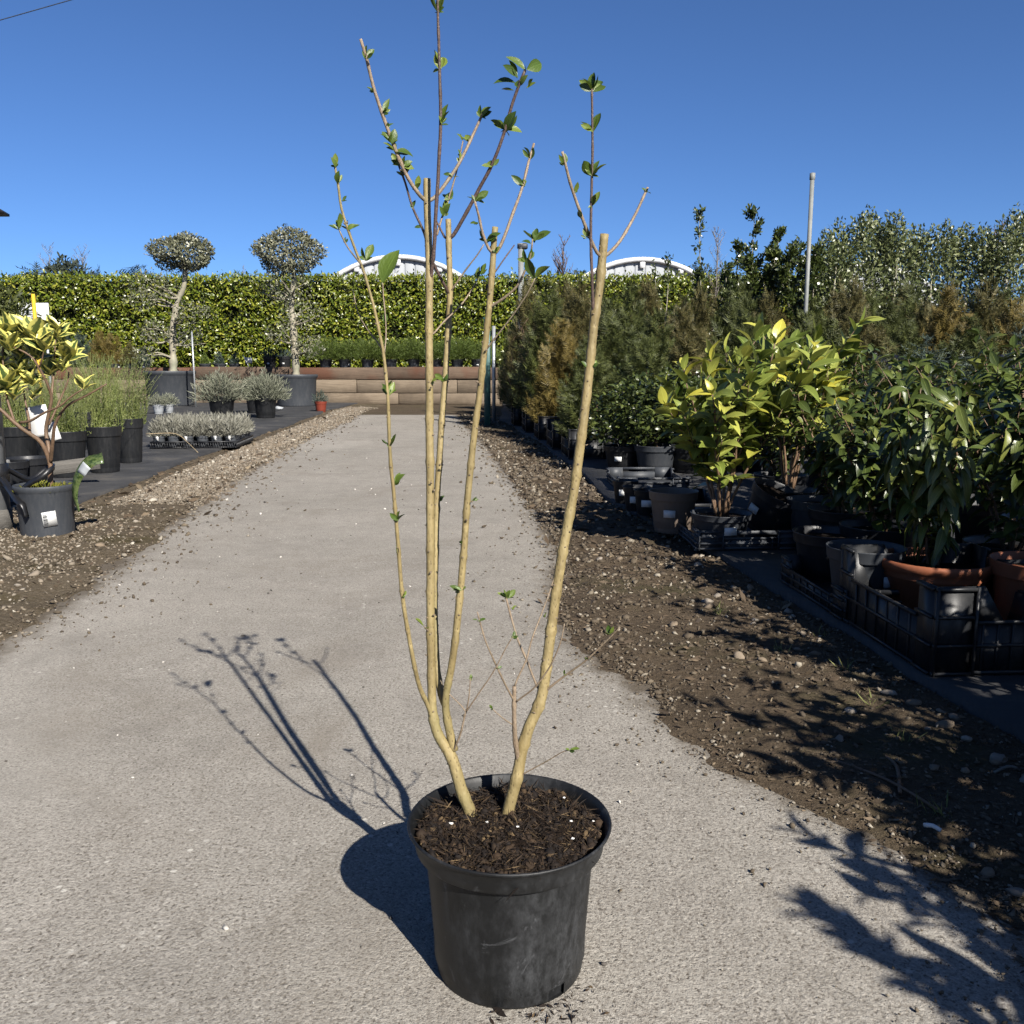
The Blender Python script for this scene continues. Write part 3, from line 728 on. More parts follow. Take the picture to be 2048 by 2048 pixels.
twig([(897, 476, 1.246), (907, 470, 1.244), (930, 431, 1.238), (957, 380, 1.23), (984, 330, 1.222), (1008, 268, 1.214), (1023, 213, 1.207), (1039, 167, 1.20), (1050, 140, 1.198)], 3.6, 2.5, 'bark_purple', S4)
twig([(897, 478, 1.246), (889, 474, 1.25), (878, 452, 1.255), (868, 436, 1.258)], 2.4, 1.6, 'bark_purple', S4)
twig([(874, 470, 1.252), (879, 452, 1.256), (887, 427, 1.26), (897, 400, 1.264), (910, 357, 1.268), (920, 310, 1.272), (926, 282, 1.274)], 2.0, 1.3, parent=S4)
twig([(988, 508, 1.13), (977, 497, 1.126), (965, 466, 1.12), (957, 431, 1.115), (949, 402, 1.11)], 2.7, 1.9, parent=S5)
twig([(988, 508, 1.13), (1000, 493, 1.134), (1023, 435, 1.142), (1043, 380, 1.15), (1058, 322, 1.158), (1068, 287, 1.162)], 3.0, 2.0, parent=S5)
twig([(978, 615, 1.131), (988, 609, 1.13), (1011, 594, 1.126), (1035, 571, 1.12), (1054, 532, 1.114), (1062, 505, 1.11), (1065, 478, 1.106)], 2.6, 1.4, parent=S5)
twig([(972, 580, 1.14), (980, 559, 1.146), (996, 536, 1.152), (1015, 509, 1.158), (1029, 490, 1.162)], 1.6, 1.0, 'bark_purple', S5)
twig([(858, 672, 1.193), (868, 666, 1.20), (887, 644, 1.208), (922, 609, 1.22), (946, 575, 1.228), (957, 556, 1.232)], 1.9, 1.1, parent=S2)
twig([(899, 588, 1.243), (907, 575, 1.238), (934, 536, 1.23), (955, 508, 1.225), (967, 489, 1.222)], 1.8, 1.1, parent=S4)
twig([(972, 700, 1.133), (988, 679, 1.128), (1027, 629, 1.118), (1056, 585, 1.11), (1070, 556, 1.105)], 1.5, .9, parent=S5)
twig([(724, 532, 1.055), (714, 519, 1.05), (698, 499, 1.044), (687, 480, 1.04), (676, 456, 1.036)], 1.4, 1.0, parent=S1)
twig([(766, 702, 1.065), (752, 680, 1.072), (736, 660, 1.08), (716, 624, 1.09), (706, 578, 1.098)], 1.2, .7, parent=S1)
twig([(768, 712, 1.066), (772, 672, 1.074), (771, 630, 1.08), (767, 590, 1.086), (766, 566, 1.088)], 1.2, .8, parent=S1)
twig([(1205, 514, 1.218), (1194, 505, 1.212), (1178, 470, 1.205), (1159, 419, 1.196), (1140, 365, 1.188), (1124, 303, 1.18)], 3.2, 2.3, parent=S6)
twig([(1191, 665, 1.216), (1187, 625, 1.211), (1184, 560, 1.203), (1182, 485, 1.198), (1183, 388, 1.195), (1185, 272, 1.192), (1184, 178, 1.19)], 2.9, 1.9, 'bark_purple', S6)
twig([(1205, 514, 1.218), (1217, 507, 1.222), (1241, 481, 1.23), (1268, 435, 1.24), (1285, 398, 1.248), (1295, 375, 1.252)], 3.2, 2.2, parent=S6)
# lower twigs
twig([(1029, 1374, 1.148), (1036, 1355, 1.15), (1052, 1321, 1.155), (1063, 1278, 1.162), (1080, 1235, 1.172), (1103, 1173, 1.186), (1114, 1131, 1.194)], 1.8, 1.1, parent=S7)
twig([(1029, 1403, 1.149), (1015, 1378, 1.142), (995, 1338, 1.132), (972, 1284, 1.12), (955, 1224, 1.11)], 1.9, 1.2, parent=S7)
twig([(1030, 1405, 1.149), (1045, 1394, 1.142), (1069, 1375, 1.132), (1100, 1332, 1.12), (1120, 1287, 1.112), (1129, 1247, 1.108)], 1.8, 1.0, parent=S7)
twig([(1029, 1452, 1.152), (1020, 1446, 1.15), (1006, 1437, 1.145), (985, 1418, 1.14)], 1.3, .9, parent=S7)
twig([(1086, 1392, 1.178), (1072, 1369, 1.182), (1052, 1318, 1.19), (1035, 1278, 1.196), (1023, 1235, 1.202), (1013, 1196, 1.206)], 2.2, 1.8, parent=S6)
twig([(1088, 1388, 1.178), (1098, 1376, 1.172), (1129, 1352, 1.162), (1168, 1324, 1.15), (1205, 1289, 1.138), (1240, 1254, 1.128)], 2.4, 1.1, parent=S6)
twig([(1038, 1556, 1.163), (1050, 1546, 1.156), (1092, 1523, 1.142), (1126, 1503, 1.13), (1142, 1500, 1.126)], 1.4, .9, parent=S6)
K8 = twig([(896, 1528, 1.176), (905, 1506, 1.168), (921, 1469, 1.155), (932, 1423, 1.148)], 2.3, 1.7, parent=S2)
twig([(932, 1426, 1.148), (938, 1392, 1.144), (941, 1356, 1.14)], 1.3, .9, parent=S2)
twig([(932, 1424, 1.148), (921, 1410, 1.152), (892, 1381, 1.16), (881, 1360, 1.164)], 1.3, .8, parent=S2)
twig([(932, 1424, 1.148), (938, 1415, 1.144), (961, 1381, 1.136), (986, 1344, 1.128), (1012, 1295, 1.12), (1026, 1273, 1.115)], 1.4, .9, parent=S2)
# larger bud stubs along the stems
def bud(par, x, y, Y, r=.0024): link('bud', STUB, par, P(x, y, Y+DY)-PC, (rng.normal()*.4, rng.normal()*.4, rng.random()*3), (r, r, r*1.3))
for par, lst in ((S2, ((868, 1230, 1.172), (853, 1310, 1.176), (854, 1235, 1.176), (868, 980, 1.18), (852, 1050, 1.186), (861, 1145, 1.174), (862, 966, 1.178), (866, 870, 1.186), (862, 775, 1.182))),
                 (S5, ((955, 764, 1.13), (943, 845, 1.132), (938, 929, 1.136), (944, 1003, 1.135), (918, 1230, 1.144), (972, 700, 1.126), (933, 1040, 1.134))),
                 (S4, ((901, 665, 1.235), (889, 850, 1.225), (880, 929, 1.22))),
                 (S6, ((1173, 890, 1.2), (1165, 818, 1.198), (1146, 978, 1.194), (1120, 1130, 1.186), (1140, 1063, 1.19), (1094, 1272, 1.176), (1068, 1425, 1.165), (1088, 1320, 1.176), (1187, 628, 1.208), (1158, 892, 1.2), (1112, 1236, 1.182), (1108, 1170, 1.18)))):
    for q in lst: bud(par, *q)
# leaves: (x, y, image angle in degrees, length px, metres ahead)
LM = [mesh('leaf', *(lambda s: (s[0], s[1]))(leaf_shape(w, 6, f, c, pk)), M['lf_main'], True, leaf_shape(w, 6, f, c, pk)[2]) for w, f, c, pk in ((.50, .30, -.10, 1.15), (.46, .34, -.16, 1.1), (.40, .28, .12, .95), (.54, .22, .25, 1.0))]
def leaf(par, x, y, ang, L, Y, kind=None, toward=None):
    a = R(ang); L_m = .84*L/FPX*(Y*1.02)
    dpt = rng.normal()*.45 if toward is None else toward
    d = np.array([math.cos(a), dpt, math.sin(a)])
    n = np.array([-math.sin(a)*.5*rng.choice([-1, 1]), -.75+rng.normal()*.5, .55+rng.normal()*.4])
    place('leaf', LM[rng.integers(0, 4) if kind is None else kind], par, P(x, y, Y+DY)-PC, d, n, L_m)
def cluster(par, x, y, Y, spec):
    for ang, L in spec:
        leaf(par, x+rng.normal()*1.2, y+rng.normal()*1.2, ang, L*1.12, Y+rng.normal()*.002)
    for _ in range(2): leaf(par, x, y, spec[0][0]+rng.normal()*45, spec[0][1]*.42, Y)
C = cluster
C(S2, 731, 117, 1.153, [(75, 24), (45, 26), (25, 18), (95, 18)])
C(S2, 750, 184, 1.164, [(150, 26), (160, 18)])
C(S2, 767, 227, 1.168, [(70, 32), (55, 20), (20, 14), (150, 10)])
C(S2, 775, 254, 1.172, [(40, 16), (70, 13)])
C(S2, 783, 286, 1.176, [(70, 32), (35, 16), (120, 30), (140, 28), (100, 24)])
C(S2, 790, 303, 1.178, [(130, 30), (150, 22), (0, 42), (-10, 38), (110, 20)])
C(S2, 806, 333, 1.184, [(0, 26), (80, 22), (165, 26), (30, 24)])
C(S2, 812, 347, 1.188, [(75, 28), (110, 18)])
C(S2, 832, 380, 1.194, [(80, 28), (60, 18), (30, 12)])
C(S2, 876, 26, 1.155, [(75, 44), (100, 40), (60, 30), (20, 16), (160, 10)])
C(S2, 879, 140, 1.16, [(115, 44), (65, 44), (100, 28), (80, 26)])
C(S2, 881, 250, 1.166, [(62, 42), (72, 32), (115, 18), (50, 20)])
C(S2, 963, 235, 1.237, [(100, 26), (120, 16), (50, 30), (35, 24), (20, 20)])
C(S2, 938, 285, 1.23, [(120, 22), (100, 16), (160, 18), (60, 14)])
C(S2, 919, 324, 1.222, [(80, 20), (110, 12)])
C(S2, 905, 353, 1.217, [(170, 20), (10, 14), (150, 10)])
C(S2, 957, 555, 1.232, [(80, 24), (60, 20), (115, 18), (20, 10)])
C(S2, 966, 548, 1.231, [(85, 26), (50, 14), (130, 14)])
C(S2, 854, 1256, 1.172, [(115, 12)])
twig([(861, 1266, 1.178), (854, 1259, 1.17), (848, 1253, 1.164)], 1.2, .8, parent=S2)
leaf(S2, 848, 1253, 138, 32, 1.164, 0, -.3)
C(S2, 863, 766, 1.186, [(30, 22), (20, 14)])
C(S4, 889, 762, 1.23, [(150, 26), (60, 16), (170, 12)])
C(S4, 898, 400, 1.262, [(110, 28), (80, 24), (140, 22), (170, 12)])
C(S4, 888, 432, 1.258, [(85, 34), (70, 30), (110, 24)])
C(S4, 926, 280, 1.274, [(130, 20), (100, 16), (40, 14), (10, 18)])
C(S4, 921, 312, 1.272, [(110, 18)])
C(S4, 826, 416, 1.20, [(85, 20), (100, 14)])
C(S4, 806, 352, 1.196, [(100, 24), (150, 16)])
C(S4, 798, 330, 1.195, [(120, 28), (160, 20), (80, 20)])
C(S4, 842, 455, 1.204, [(170, 16)])
C(S4, 880, 1003, 1.222, [(65, 22), (85, 12)])
# terminal rosette on the right-hand dark branch
for ang, L, dx, dy in ((140, 56, 0, 0), (28, 54, 3, -2), (155, 44, -14, 14), (120, 42, -16, 16), (170, 54, -18, 26), (40, 20, 6, 30), (175, 30, -22, 40), (15, 26, 2, 36), (100, 26, -14, 34), (85, 18, 0, 6), (60, 30, -8, 30)):
    leaf(S4, 1050+dx, 141+dy, ang, L, 1.198)
C(S4, 1011, 262, 1.213, [(150, 36), (135, 42), (70, 46), (60, 36), (5, 36), (-40, 16), (110, 24)])
C(S4, 985, 334, 1.222, [(175, 22), (115, 32), (50, 18), (30, 14)])
C(S5, 950, 402, 1.11, [(35, 32), (15, 22), (-20, 22), (150, 18), (120, 16)])
C(S5, 957, 447, 1.115, [(170, 18), (190, 12)])
C(S5, 974, 484, 1.124, [(150, 26), (110, 28), (60, 22), (30, 36), (20, 26)])
C(S5, 990, 505, 1.126, [(75, 22), (60, 14)])
C(S5, 1060, 316, 1.158, [(105, 28), (75, 26), (130, 22), (150, 14)])
C(S5, 1050, 372, 1.152, [(140, 36), (100, 18), (80, 16), (165, 14), (-150, 14)])
for ang, L, dx, dy in ((142, 42, 2, 0), (48, 40, 0, -2), (100, 24, 4, 2), (20, 46, 0, 2), (150, 26, -3, 8), (75, 40, 4, 6), (30, 26, 8, 0)):
    leaf(S5, 1065+dx, 480+dy, ang, L, 1.106)
for ang, L, dx, dy in ((160, 26, 0, 0), (110, 32, 0, 0), (75, 32, 0, 0), (130, 22, 0, 2), (60, 22, 4, -4)):
    leaf(S5, 1054+dx, 524+dy, ang, L, 1.112)
leaf(S5, 1069, 556, 110, 50, 1.105, 0, -.2); leaf(S5, 1070, 556, 48, 46, 1.104, 3, -.1)
C(S5, 922, 1180, 1.142, [(155, 28), (170, 20), (-150, 14), (30, 14), (140, 18)])
C(S5, 944, 1003, 1.138, [(30, 14), (10, 12)])
C(S5, 923, 1090, 1.142, [(115, 14)])
C(S5, 980, 560, 1.142, [(120, 14)])
C(S1, 671, 335, 1.04, [(90, 26), (100, 22), (150, 14), (70, 16)])
C(S1, 677, 366, 1.043, [(85, 28), (110, 22), (70, 18)])
C(S1, 684, 402, 1.046, [(50, 14), (10, 12)])
C(S1, 695, 460, 1.05, [(20, 28), (40, 20), (160, 16), (90, 18)])
C(S1, 677, 458, 1.036, [(85, 30), (100, 24), (165, 22), (140, 14)])
C(S1, 689, 486, 1.042, [(90, 14), (60, 10)])
C(S1, 732, 522, 1.056, [(65, 36), (100, 28), (80, 24), (15, 18), (140, 18)])
place('leaf', LM[3], S1, P(765, 566, 1.088+DY)-PC, (.34, -.06, .94), (-.62, -.8, -.38), 74/FPX*1.15)
C(S1, 770, 650, 1.08, [(90, 26), (100, 20)])
C(S1, 776, 790, 1.071, [(90, 36), (65, 36), (110, 32), (45, 28), (130, 24)])
C(S1, 781, 893, 1.078, [(135, 24), (55, 32), (70, 26)])
C(S1, 789, 970, 1.086, [(60, 36), (70, 28), (45, 18)])
C(S1, 795, 1042, 1.093, [(135, 26), (60, 30), (70, 22), (120, 16)])
C(S1, 797, 1108, 1.098, [(100, 20), (85, 14)])
C(S1, 806, 1195, 1.108, [(50, 18), (70, 16)])
C(S6, 1127, 330, 1.182, [(125, 22), (75, 24), (100, 20), (150, 12)])
C(S6, 1149, 386, 1.192, [(75, 24), (60, 14)])
C(S6, 1161, 438, 1.198, [(90, 20), (110, 16)])
C(S6, 1174, 476, 1.203, [(110, 24), (80, 18), (150, 12)])
for ang, L, dx, dy in ((95, 42, 0, 0), (80, 40, 2, 0), (45, 46, 0, 0), (30, 38, 2, 2), (140, 40, 0, 0), (155, 34, 0, 2), (120, 36, -2, 0), (15, 30, 2, 4), (60, 34, 0, 0)):
    leaf(S6, 1184+dx, 180+dy, ang, L, 1.19)
C(S6, 1185, 262, 1.192, [(150, 30), (135, 34), (65, 42), (75, 30), (170, 16)])
C(S6, 1184, 352, 1.194, [(125, 40), (110, 30), (55, 42), (65, 34), (40, 20)])
C(S6, 1185, 412, 1.195, [(60, 30), (75, 24), (110, 14)])
C(S6, 1292, 384, 1.251, [(125, 16), (5, 12), (60, 10)])
C(S6, 1186, 735, 1.207, [(60, 18), (45, 14)]); C(S6, 1172, 735, 1.207, [(120, 18)])
C(S6, 1013, 1197, 1.206, [(160, 24), (130, 20), (85, 22), (45, 26), (20, 22), (110, 20)])
C(S6, 1024, 1218, 1.20, [(60, 12), (20, 12)])
C(S6, 1220, 1268, 1.132, [(110, 24), (70, 22), (140, 16)])
C(S6, 1171, 1320, 1.15, [(60, 14), (100, 10)])
C(S6, 1130, 1350, 1.16, [(80, 12)])
C(S6, 1140, 1501, 1.126, [(0, 22), (20, 16), (150, 12)])
C(S7, 956, 1240, 1.112, [(10, 16), (30, 12), (170, 12)])
C(S7, 994, 1336, 1.13, [(20, 12), (150, 10)])
C(S7, 985, 1420, 1.14, [(130, 14), (110, 10)])
C(S7, 1088, 1234, 1.176, [(60, 14)])
C(S2, 1026, 1276, 1.116, [(80, 16), (40, 14), (120, 10)])
C(S2, 941, 1358, 1.14, [(85, 14), (70, 10)])
# spilled crumbs of compost at the foot of the pot
N = 150
a = -math.pi/2 + .55 + rng.normal(size=N)*.35; r = .106+np.abs(rng.normal(size=N))*.035
p = np.stack([PC[0]+r*np.cos(a), PC[1]+r*np.sin(a), np.full(N, .003)], 1); d = unit(N); d[:, 2] *= .2
V, F, U = scatter(blade(.3), p, d, unit(N), rng.gamma(2, .0025, N)+.002)
stuff(link('compost_crumbs', mesh('compost_crumbs', V, F, M['fibre'], False, U)), 'brown compost crumbs spilled on the concrete by the pot foot', 'compost')
# ------------------------------------------------------------------ plant kits shared by the nursery stock
POT_PROF = [(.70, 0), (.72, .0), (.735, .06), (.75, .08), (.90, .78), (.905, .785), (.955, .79), (.965, .81), (.985, .97), (1.0, .985), (1.0, 1.0), (.975, 1.0), (.95, .97), (.90, .80), (.76, .12), (.70, .10)]
TUB_PROF = [(.84, 0), (.86, .0), (.87, .04), (.93, .86), (.96, .88), (1.0, .93), (1.01, .965), (1.0, 1.0), (.965, 1.0), (.94, .95), (.90, .80), (.85, .1)]
BOWL_PROF = [(.60, 0), (.62, .0), (.66, .12), (.80, .50), (.90, .70), (.92, .72), (.90, .76), (.97, .84), (1.0, .90), (1.0, .96), (.97, 1.0), (.93, .99), (.90, .90), (.84, .72), (.62, .1)]
_pots = {}
def pot_mesh(style, mat):
    if (style, mat) not in _pots:
        V, F = lathe({'pot': POT_PROF, 'tub': TUB_PROF, 'bowl': BOWL_PROF}[style], 36)
        _pots[style, mat] = mesh('pot', V, F, M[mat], True)
    return _pots[style, mat]
_sv, _sf = lathe([(.0001, .86), (.3, .875), (.65, .86), (.93, .85)], 24); _sv[:, 2] += .02*fbm(_sv[:, 0]+3, _sv[:, 1]+3, 3, 2)
SOIL = mesh('soil', _sv, _sf, M['compost'], True)
def pot_on(t, r, h, style='pot', mat='plastic_black', tagpos=None):
    link('pot', pot_mesh(style, mat), t, scale=(r, r, h)); link('soil', SOIL, t, scale=(r, r, h))
    if tagpos is not None:                                            # white sticker on the pot side
        a = tagpos; rr = r*.93
        m = MB().box((0, 0, 0), (.055, .004, .035)); link('pot_label', m.done('pot_label', M['tag_white']), t, (rr*math.cos(a), rr*math.sin(a), h*.5), (0, 0, a-math.pi/2))

FROND = (lambda: (lambda V, F: (np.array(V), [np.array(F)], np.array([[.5, .5]]*len(V))))(*(lambda rr: (
    [p for j in range(8) for s in (-1, 1) for p in ((-.01*s, j/8*.85-.02, 0), (.012*s, j/8*.85+.075, 0), (s*(.30*(1-j/9)+.05), j/8*.85+.20, rr.normal()*.06))] + [(-.02, .7, 0), (.02, .7, 0), (0, 1, 0)],
    [(3*k, 3*k+1, 3*k+2) for k in range(17)]))(np.random.default_rng(2))))()
FROND_THIN = (lambda: (lambda V, F: (np.array(V), [np.array(F)], np.array([[.5, .5]]*len(V))))(*(lambda rr: (
    [p for j in range(10) for s in (-1, 1) for p in ((-.012*s, j/10*.9-.01, 0), (.012*s, j/10*.9+.05, 0), (s*(.16*(1-j/14)), j/10*.9+.13, rr.normal()*.08))] + [(-.012, 0, 0), (.012, 0, 0), (0, 1, 0)],
    [(3*k, 3*k+1, 3*k+2) for k in range(21)]))(np.random.default_rng(3))))()

def conifer_foliage(seed, mat, h, r, nf, fl=.15, pw=.75, up=.9, thin=False, zlo=.0):
    q = np.random.default_rng(seed); z = zlo+(1-zlo)*(1-np.sqrt(q.random(nf)))**.85 if pw > .5 else zlo+(1-zlo)*q.random(nf)
    prof = (1-z)**pw*(1-.45*np.exp(-z*9)); ph = q.random(nf)*6.283
    lump = 1+.22*np.sin(ph*3+seed)+.18*np.sin(ph*5+z*9+seed*2)
    rr = r*prof*lump*np.sqrt(.25+.8*q.random(nf)); o = np.stack([np.cos(ph), np.sin(ph), np.zeros(nf)], 1)
    p = o*rr[:, None]; p[:, 2] = z*h*(.97+.06*q.random(nf))
    d = o*(1.0-.3*z[:, None]) + [0, 0, up] + .45*q.normal(size=(nf, 3)); n = o*.4+[0, 0, .3]+.9*q.normal(size=(nf, 3))
    L = fl*(.6+.7*q.random(nf))*(1-.25*z)
    V, F, U = scatter(FROND_THIN if thin else FROND, p-d/np.linalg.norm(d, axis=1, keepdims=True)*L[:, None]*.55, d, n, L)
    V[:, 2] = np.maximum(V[:, 2], .01)
    return mesh('foliage', V, F, M[mat], False, U)
def dome_foliage(seed, mat, r, h, n, L, w=.16, base=.0, fill=.35, up=.6, tpl=None, jit=.5):
    q = np.random.default_rng(seed); v = unit(n, q); v[:, 2] = np.abs(v[:, 2]); k = (fill+(1-fill)*q.random(n)**.5)[:, None]
    ph = np.arctan2(v[:, 1], v[:, 0]); lump = 1+.12*np.sin(ph*4+seed)+.10*np.sin(ph*7+v[:, 2]*6)
    p = v*k*[r, r, h]*lump[:, None]; p[:, 2] += base
    d = v*[1, 1, .7]+[0, 0, up]+jit*q.normal(size=(n, 3)); nn = unit(n, q)
    V, F, U = scatter(tpl or blade(w), p, d, nn, L*(.6+.8*q.random(n)))
    V[:, 2] = np.maximum(V[:, 2], base-.03); return mesh('foliage', V, F, M[mat], False, U)
def shoots_foliage(seed, mat, h, spread, ns, nl, L, w=.13, lean=.5):
    """upright shoots clothed with needles (rosemary)"""
    q = np.random.default_rng(seed); parts = []; tv = []
    for s in range(ns):
        a = q.random()*6.283; b0 = np.array([math.cos(a), math.sin(a), 0])*spread*.45*q.random(); a2 = a+q.normal()*.6
        hh = h*(.45+.55*q.random()**.7); out = spread*lean*(.2+.8*q.random())
        t = np.sort(q.random(nl)); crv = lambda t: b0+np.stack([np.cos(a2)*out*t**1.5+.015*np.sin(t*7+a), np.sin(a2)*out*t**1.5+.015*np.cos(t*6+a), hh*t], -1)
        p = crv(t); tan = crv(np.minimum(t+.02, 1.02))-p; tan /= np.linalg.norm(tan, axis=1, keepdims=True)
        d = unit(nl, q); d = d-tan*np.sum(d*tan, 1, keepdims=True); d = d/np.linalg.norm(d, axis=1, keepdims=True)+tan*.9
        parts.append(scatter(blade(w), p, d, unit(nl, q), L*(.6+.6*q.random(nl))*(1.1-.5*t)))
        V, F = tube(crv(np.linspace(0, 1, 7)), np.linspace(.0022, .001, 7), 3, False); tv.append((V, [np.array(F)], np.zeros((len(V), 2))+.5))
    V, F, U = join(parts+tv); return mesh('foliage', V, F, M[mat], False, U)
def crown_foliage(seed, mat, blobs, n, L, tpl, surf=.6, up=.25):
    """leaf-by-leaf crown spread through ellipsoids (cx,cy,cz,rx,ry,rz,weight)"""
    q = np.random.default_rng(seed); parts = []; W = sum(b[6] for b in blobs)
    for b in blobs:
        k = int(n*b[6]/W); v = unit(k, q); rad = (q.random(k)**(1/3))*(1-surf)+surf*(1-.25*q.random(k)**2)
        ph = np.arctan2(v[:, 1], v[:, 0]); lump = 1+.10*np.sin(ph*3+b[0]*9)+.10*np.sin(v[:, 2]*5+ph*2+seed)
        p = np.array(b[:3])+v*np.array(b[3:6])*(rad*lump)[:, None]
        d = v+.9*q.normal(size=(k, 3))+[0, 0, up]; nn = v*1.0+[0, 0, .5]+.7*q.normal(size=(k, 3))
        parts.append(scatter(tpl, p, d, nn, L*(.6+.7*q.random(k))))
    V, F, U = join(parts); return mesh('foliage', V, F, M[mat], False, U)

def shoot_plant(seed, h, spread, nst, leafL, gap, sub=3, t0=.35, droop=.3, up=.5, lean=None, rad=.006, bow=1.25):
    """stems that branch, with leaves set spirally along them: returns stem polylines and leaf frames"""
    q = np.random.default_rng(seed); curves = []
    for s in range(nst):
        a = s*6.283/nst+q.normal()*.5; sp = spread*(.35+.65*q.random()); hh = h*(.7+.3*q.random())
        b = np.array([math.cos(a), math.sin(a), 0])*rad*3; le = np.array([0, 0]) if lean is None else np.array(lean)*q.random()
        tt = np.linspace(0, 1, 10)
        c = np.stack([b[0]+(math.cos(a)*sp+le[0])*tt**bow, b[1]+(math.sin(a)*sp+le[1])*tt**bow, hh*tt], 1); c[:, :2] += .01*q.normal(size=(10, 2))*tt[:, None]
        curves.append((c, rad, t0))
        for j in range(sub):
            k = int(q.integers(3, 8)); a2 = a+q.normal()*1.3; ln = h*(.18+.22*q.random()); t2 = np.linspace(0, 1, 6)
            c2 = c[k]+np.stack([math.cos(a2)*ln*.62*t2, math.sin(a2)*ln*.62*t2, ln*.85*t2**1.15], 1); curves.append((c2, rad*.55, .12))
    pos = []; D = []; Nn = []; LL = []
    for c, r, ts in curves:
        seg = np.concatenate([[0], np.cumsum(np.linalg.norm(np.diff(c, axis=0), axis=1))]); ang = q.random()*6.28
        for s in np.arange(seg[-1]*ts, seg[-1]+gap*2.2, gap):
            s_ = min(s, seg[-1]); p = np.array([np.interp(s_, seg, c[:, i]) for i in range(3)]); p2 = np.array([np.interp(min(s_, seg[-1]-.01)+.01, seg, c[:, i]) for i in range(3)]); p1 = np.array([np.interp(max(s_-.01, 0), seg, c[:, i]) for i in range(3)])
            tn = p2-p1; tn /= max(np.linalg.norm(tn), 1e-6); ang += 2.4+q.normal()*.25
            e1 = np.cross(tn, [0.2, 1, .1]); e1 /= np.linalg.norm(e1); e2 = np.cross(tn, e1); o = math.cos(ang)*e1+math.sin(ang)*e2
            end = s >= seg[-1]; d = o*(.55 if end else .95)+tn*(up*(1.8 if end else 1))+np.array([0, 0, -droop*(.3 if end else 1)])*(.6+.8*q.random())+.2*q.normal(size=3)
            pos.append(p); D.append(d); Nn.append(tn*.9-o*.25+[0, 0, .35]+.22*q.normal(size=3)); LL.append(leafL*(.65+.5*q.random())*(.8 if end else 1))
    return curves, np.array(pos), np.array(D), np.array(Nn), np.array(LL)
def stems_mesh(curves, mat, sides=6):
    m = MB()
    for c, r, _ in curves: m.tube(c, np.linspace(r, r*.4, len(c)), sides)
    return m.done('stem', M[mat], True)
def leafy(t, seed, tpls, lmat, smat, z0, single=0, view=None, **kw):
    """adds stems and leaves to thing t; the `single` leaves nearest the lane become leaf objects, the rest one foliage part"""
    curves, p, d, n, L = shoot_plant(seed, **kw)
    link('stem', stems_mesh(curves, smat), t, (0, 0, z0)); p = p+[0, 0, z0]
    order = np.argsort(p[:, 1]+p[:, 0]*.6-p[:, 2]*.8); single = min(single, len(p))
    ms = [mesh('leaf', s[0], s[1], M[lmat], True, s[2]) for s in tpls]
    q = np.random.default_rng(seed+5)
    for i in order[:single]: place('leaf', ms[q.integers(0, len(ms))], t, p[i], d[i], n[i], L[i])
    rest = order[single:]
    if len(rest):
        parts = []; w = q.integers(0, len(tpls), len(rest))
        for k in range(len(tpls)):
            m = rest[w == k]
            if len(m): parts.append(scatter(tpls[k], p[m], d[m], n[m], L[m]))
        V, F, U = join(parts); o = link('foliage', mesh('foliage', V, F, M[lmat], True, U), t)
        if single: o['kind'] = 'stuff'
    return t
def dup(root, loc, rotz, label, group=None, scale=None):
    r = root.copy(); COL.objects.link(r); r.location = loc; r.rotation_euler = (0, 0, rotz); r['label'] = label
    if group: r['group'] = group
    if scale is not None: r.scale = (scale,)*3
    for ch in root.children:
        c = ch.copy(); COL.objects.link(c); c.parent = r
        for g_ in ch.children:
            d = g_.copy(); COL.objects.link(d); d.parent = c
    return r
# ------------------------------------------------------------------ left side: post, variegated shrub, rosemary, lavender
def depth_of(p): return p[1]*math.cos(PITCH)-(p[2]-CAM_H)*math.sin(PITCH)
def px2m(n, p): return n/FPX*depth_of(p)

post_p = G(3, 1062)
post = thing('lamp_post', 'round grey galvanised post at the left edge of the picture', 'post', post_p)
link('pole', MB().tube([(0, 0, 0), (0, 0, 3.6)], .050, 24).done('pole', M['galv'], True), post)
link('collar', MB().lathe([(.0505, .0), (.058, .0), (.058, .10), (.0505, .115)], 24).done('collar', M['board_grey'], True), post)
b_ = MB().box((.0, .0, P(8, 427, post_p[1])[2]+.006), (2*(P(8, 427, post_p[1])[0]-post_p[0]), .10, .012), tilt=-.15); link('top_plate', b_.done('top_plate', M['plastic_dark']), post)

def ribbon(pts, width, thick, wdir, w1=None):
    p = smooth_path(pts, .012); n = len(p); width = np.linspace(width, width if w1 is None else w1, n)[:, None]; T = np.gradient(p, axis=0); T /= np.linalg.norm(T, axis=1, keepdims=True)
    wd = np.tile(np.asarray(wdir, float), (n, 1)); wd -= T*np.sum(wd*T, 1, keepdims=True); wd /= np.linalg.norm(wd, axis=1, keepdims=True); nn = np.cross(T, wd)
    V = []
    for a, b in ((-1, -1), (1, -1), (1, 1), (-1, 1)): V.append(p+wd*a*width/2+nn*b*thick/2)
    V = np.stack(V, 1).reshape(-1, 3); F = []
    for i in range(n-1):
        for k in range(4): F.append((i*4+k, i*4+(k+1) % 4, i*4+4+(k+1) % 4, i*4+4+k))
    F += [(3, 2, 1, 0), tuple(range(n*4-4, n*4))]
    uv = np.zeros((len(V), 2)); uv[:, 0] = np.tile([0, 1, 1, 0], n); uv[:, 1] = np.repeat(np.linspace(0, 1, n), 4)
    return V, F, uv

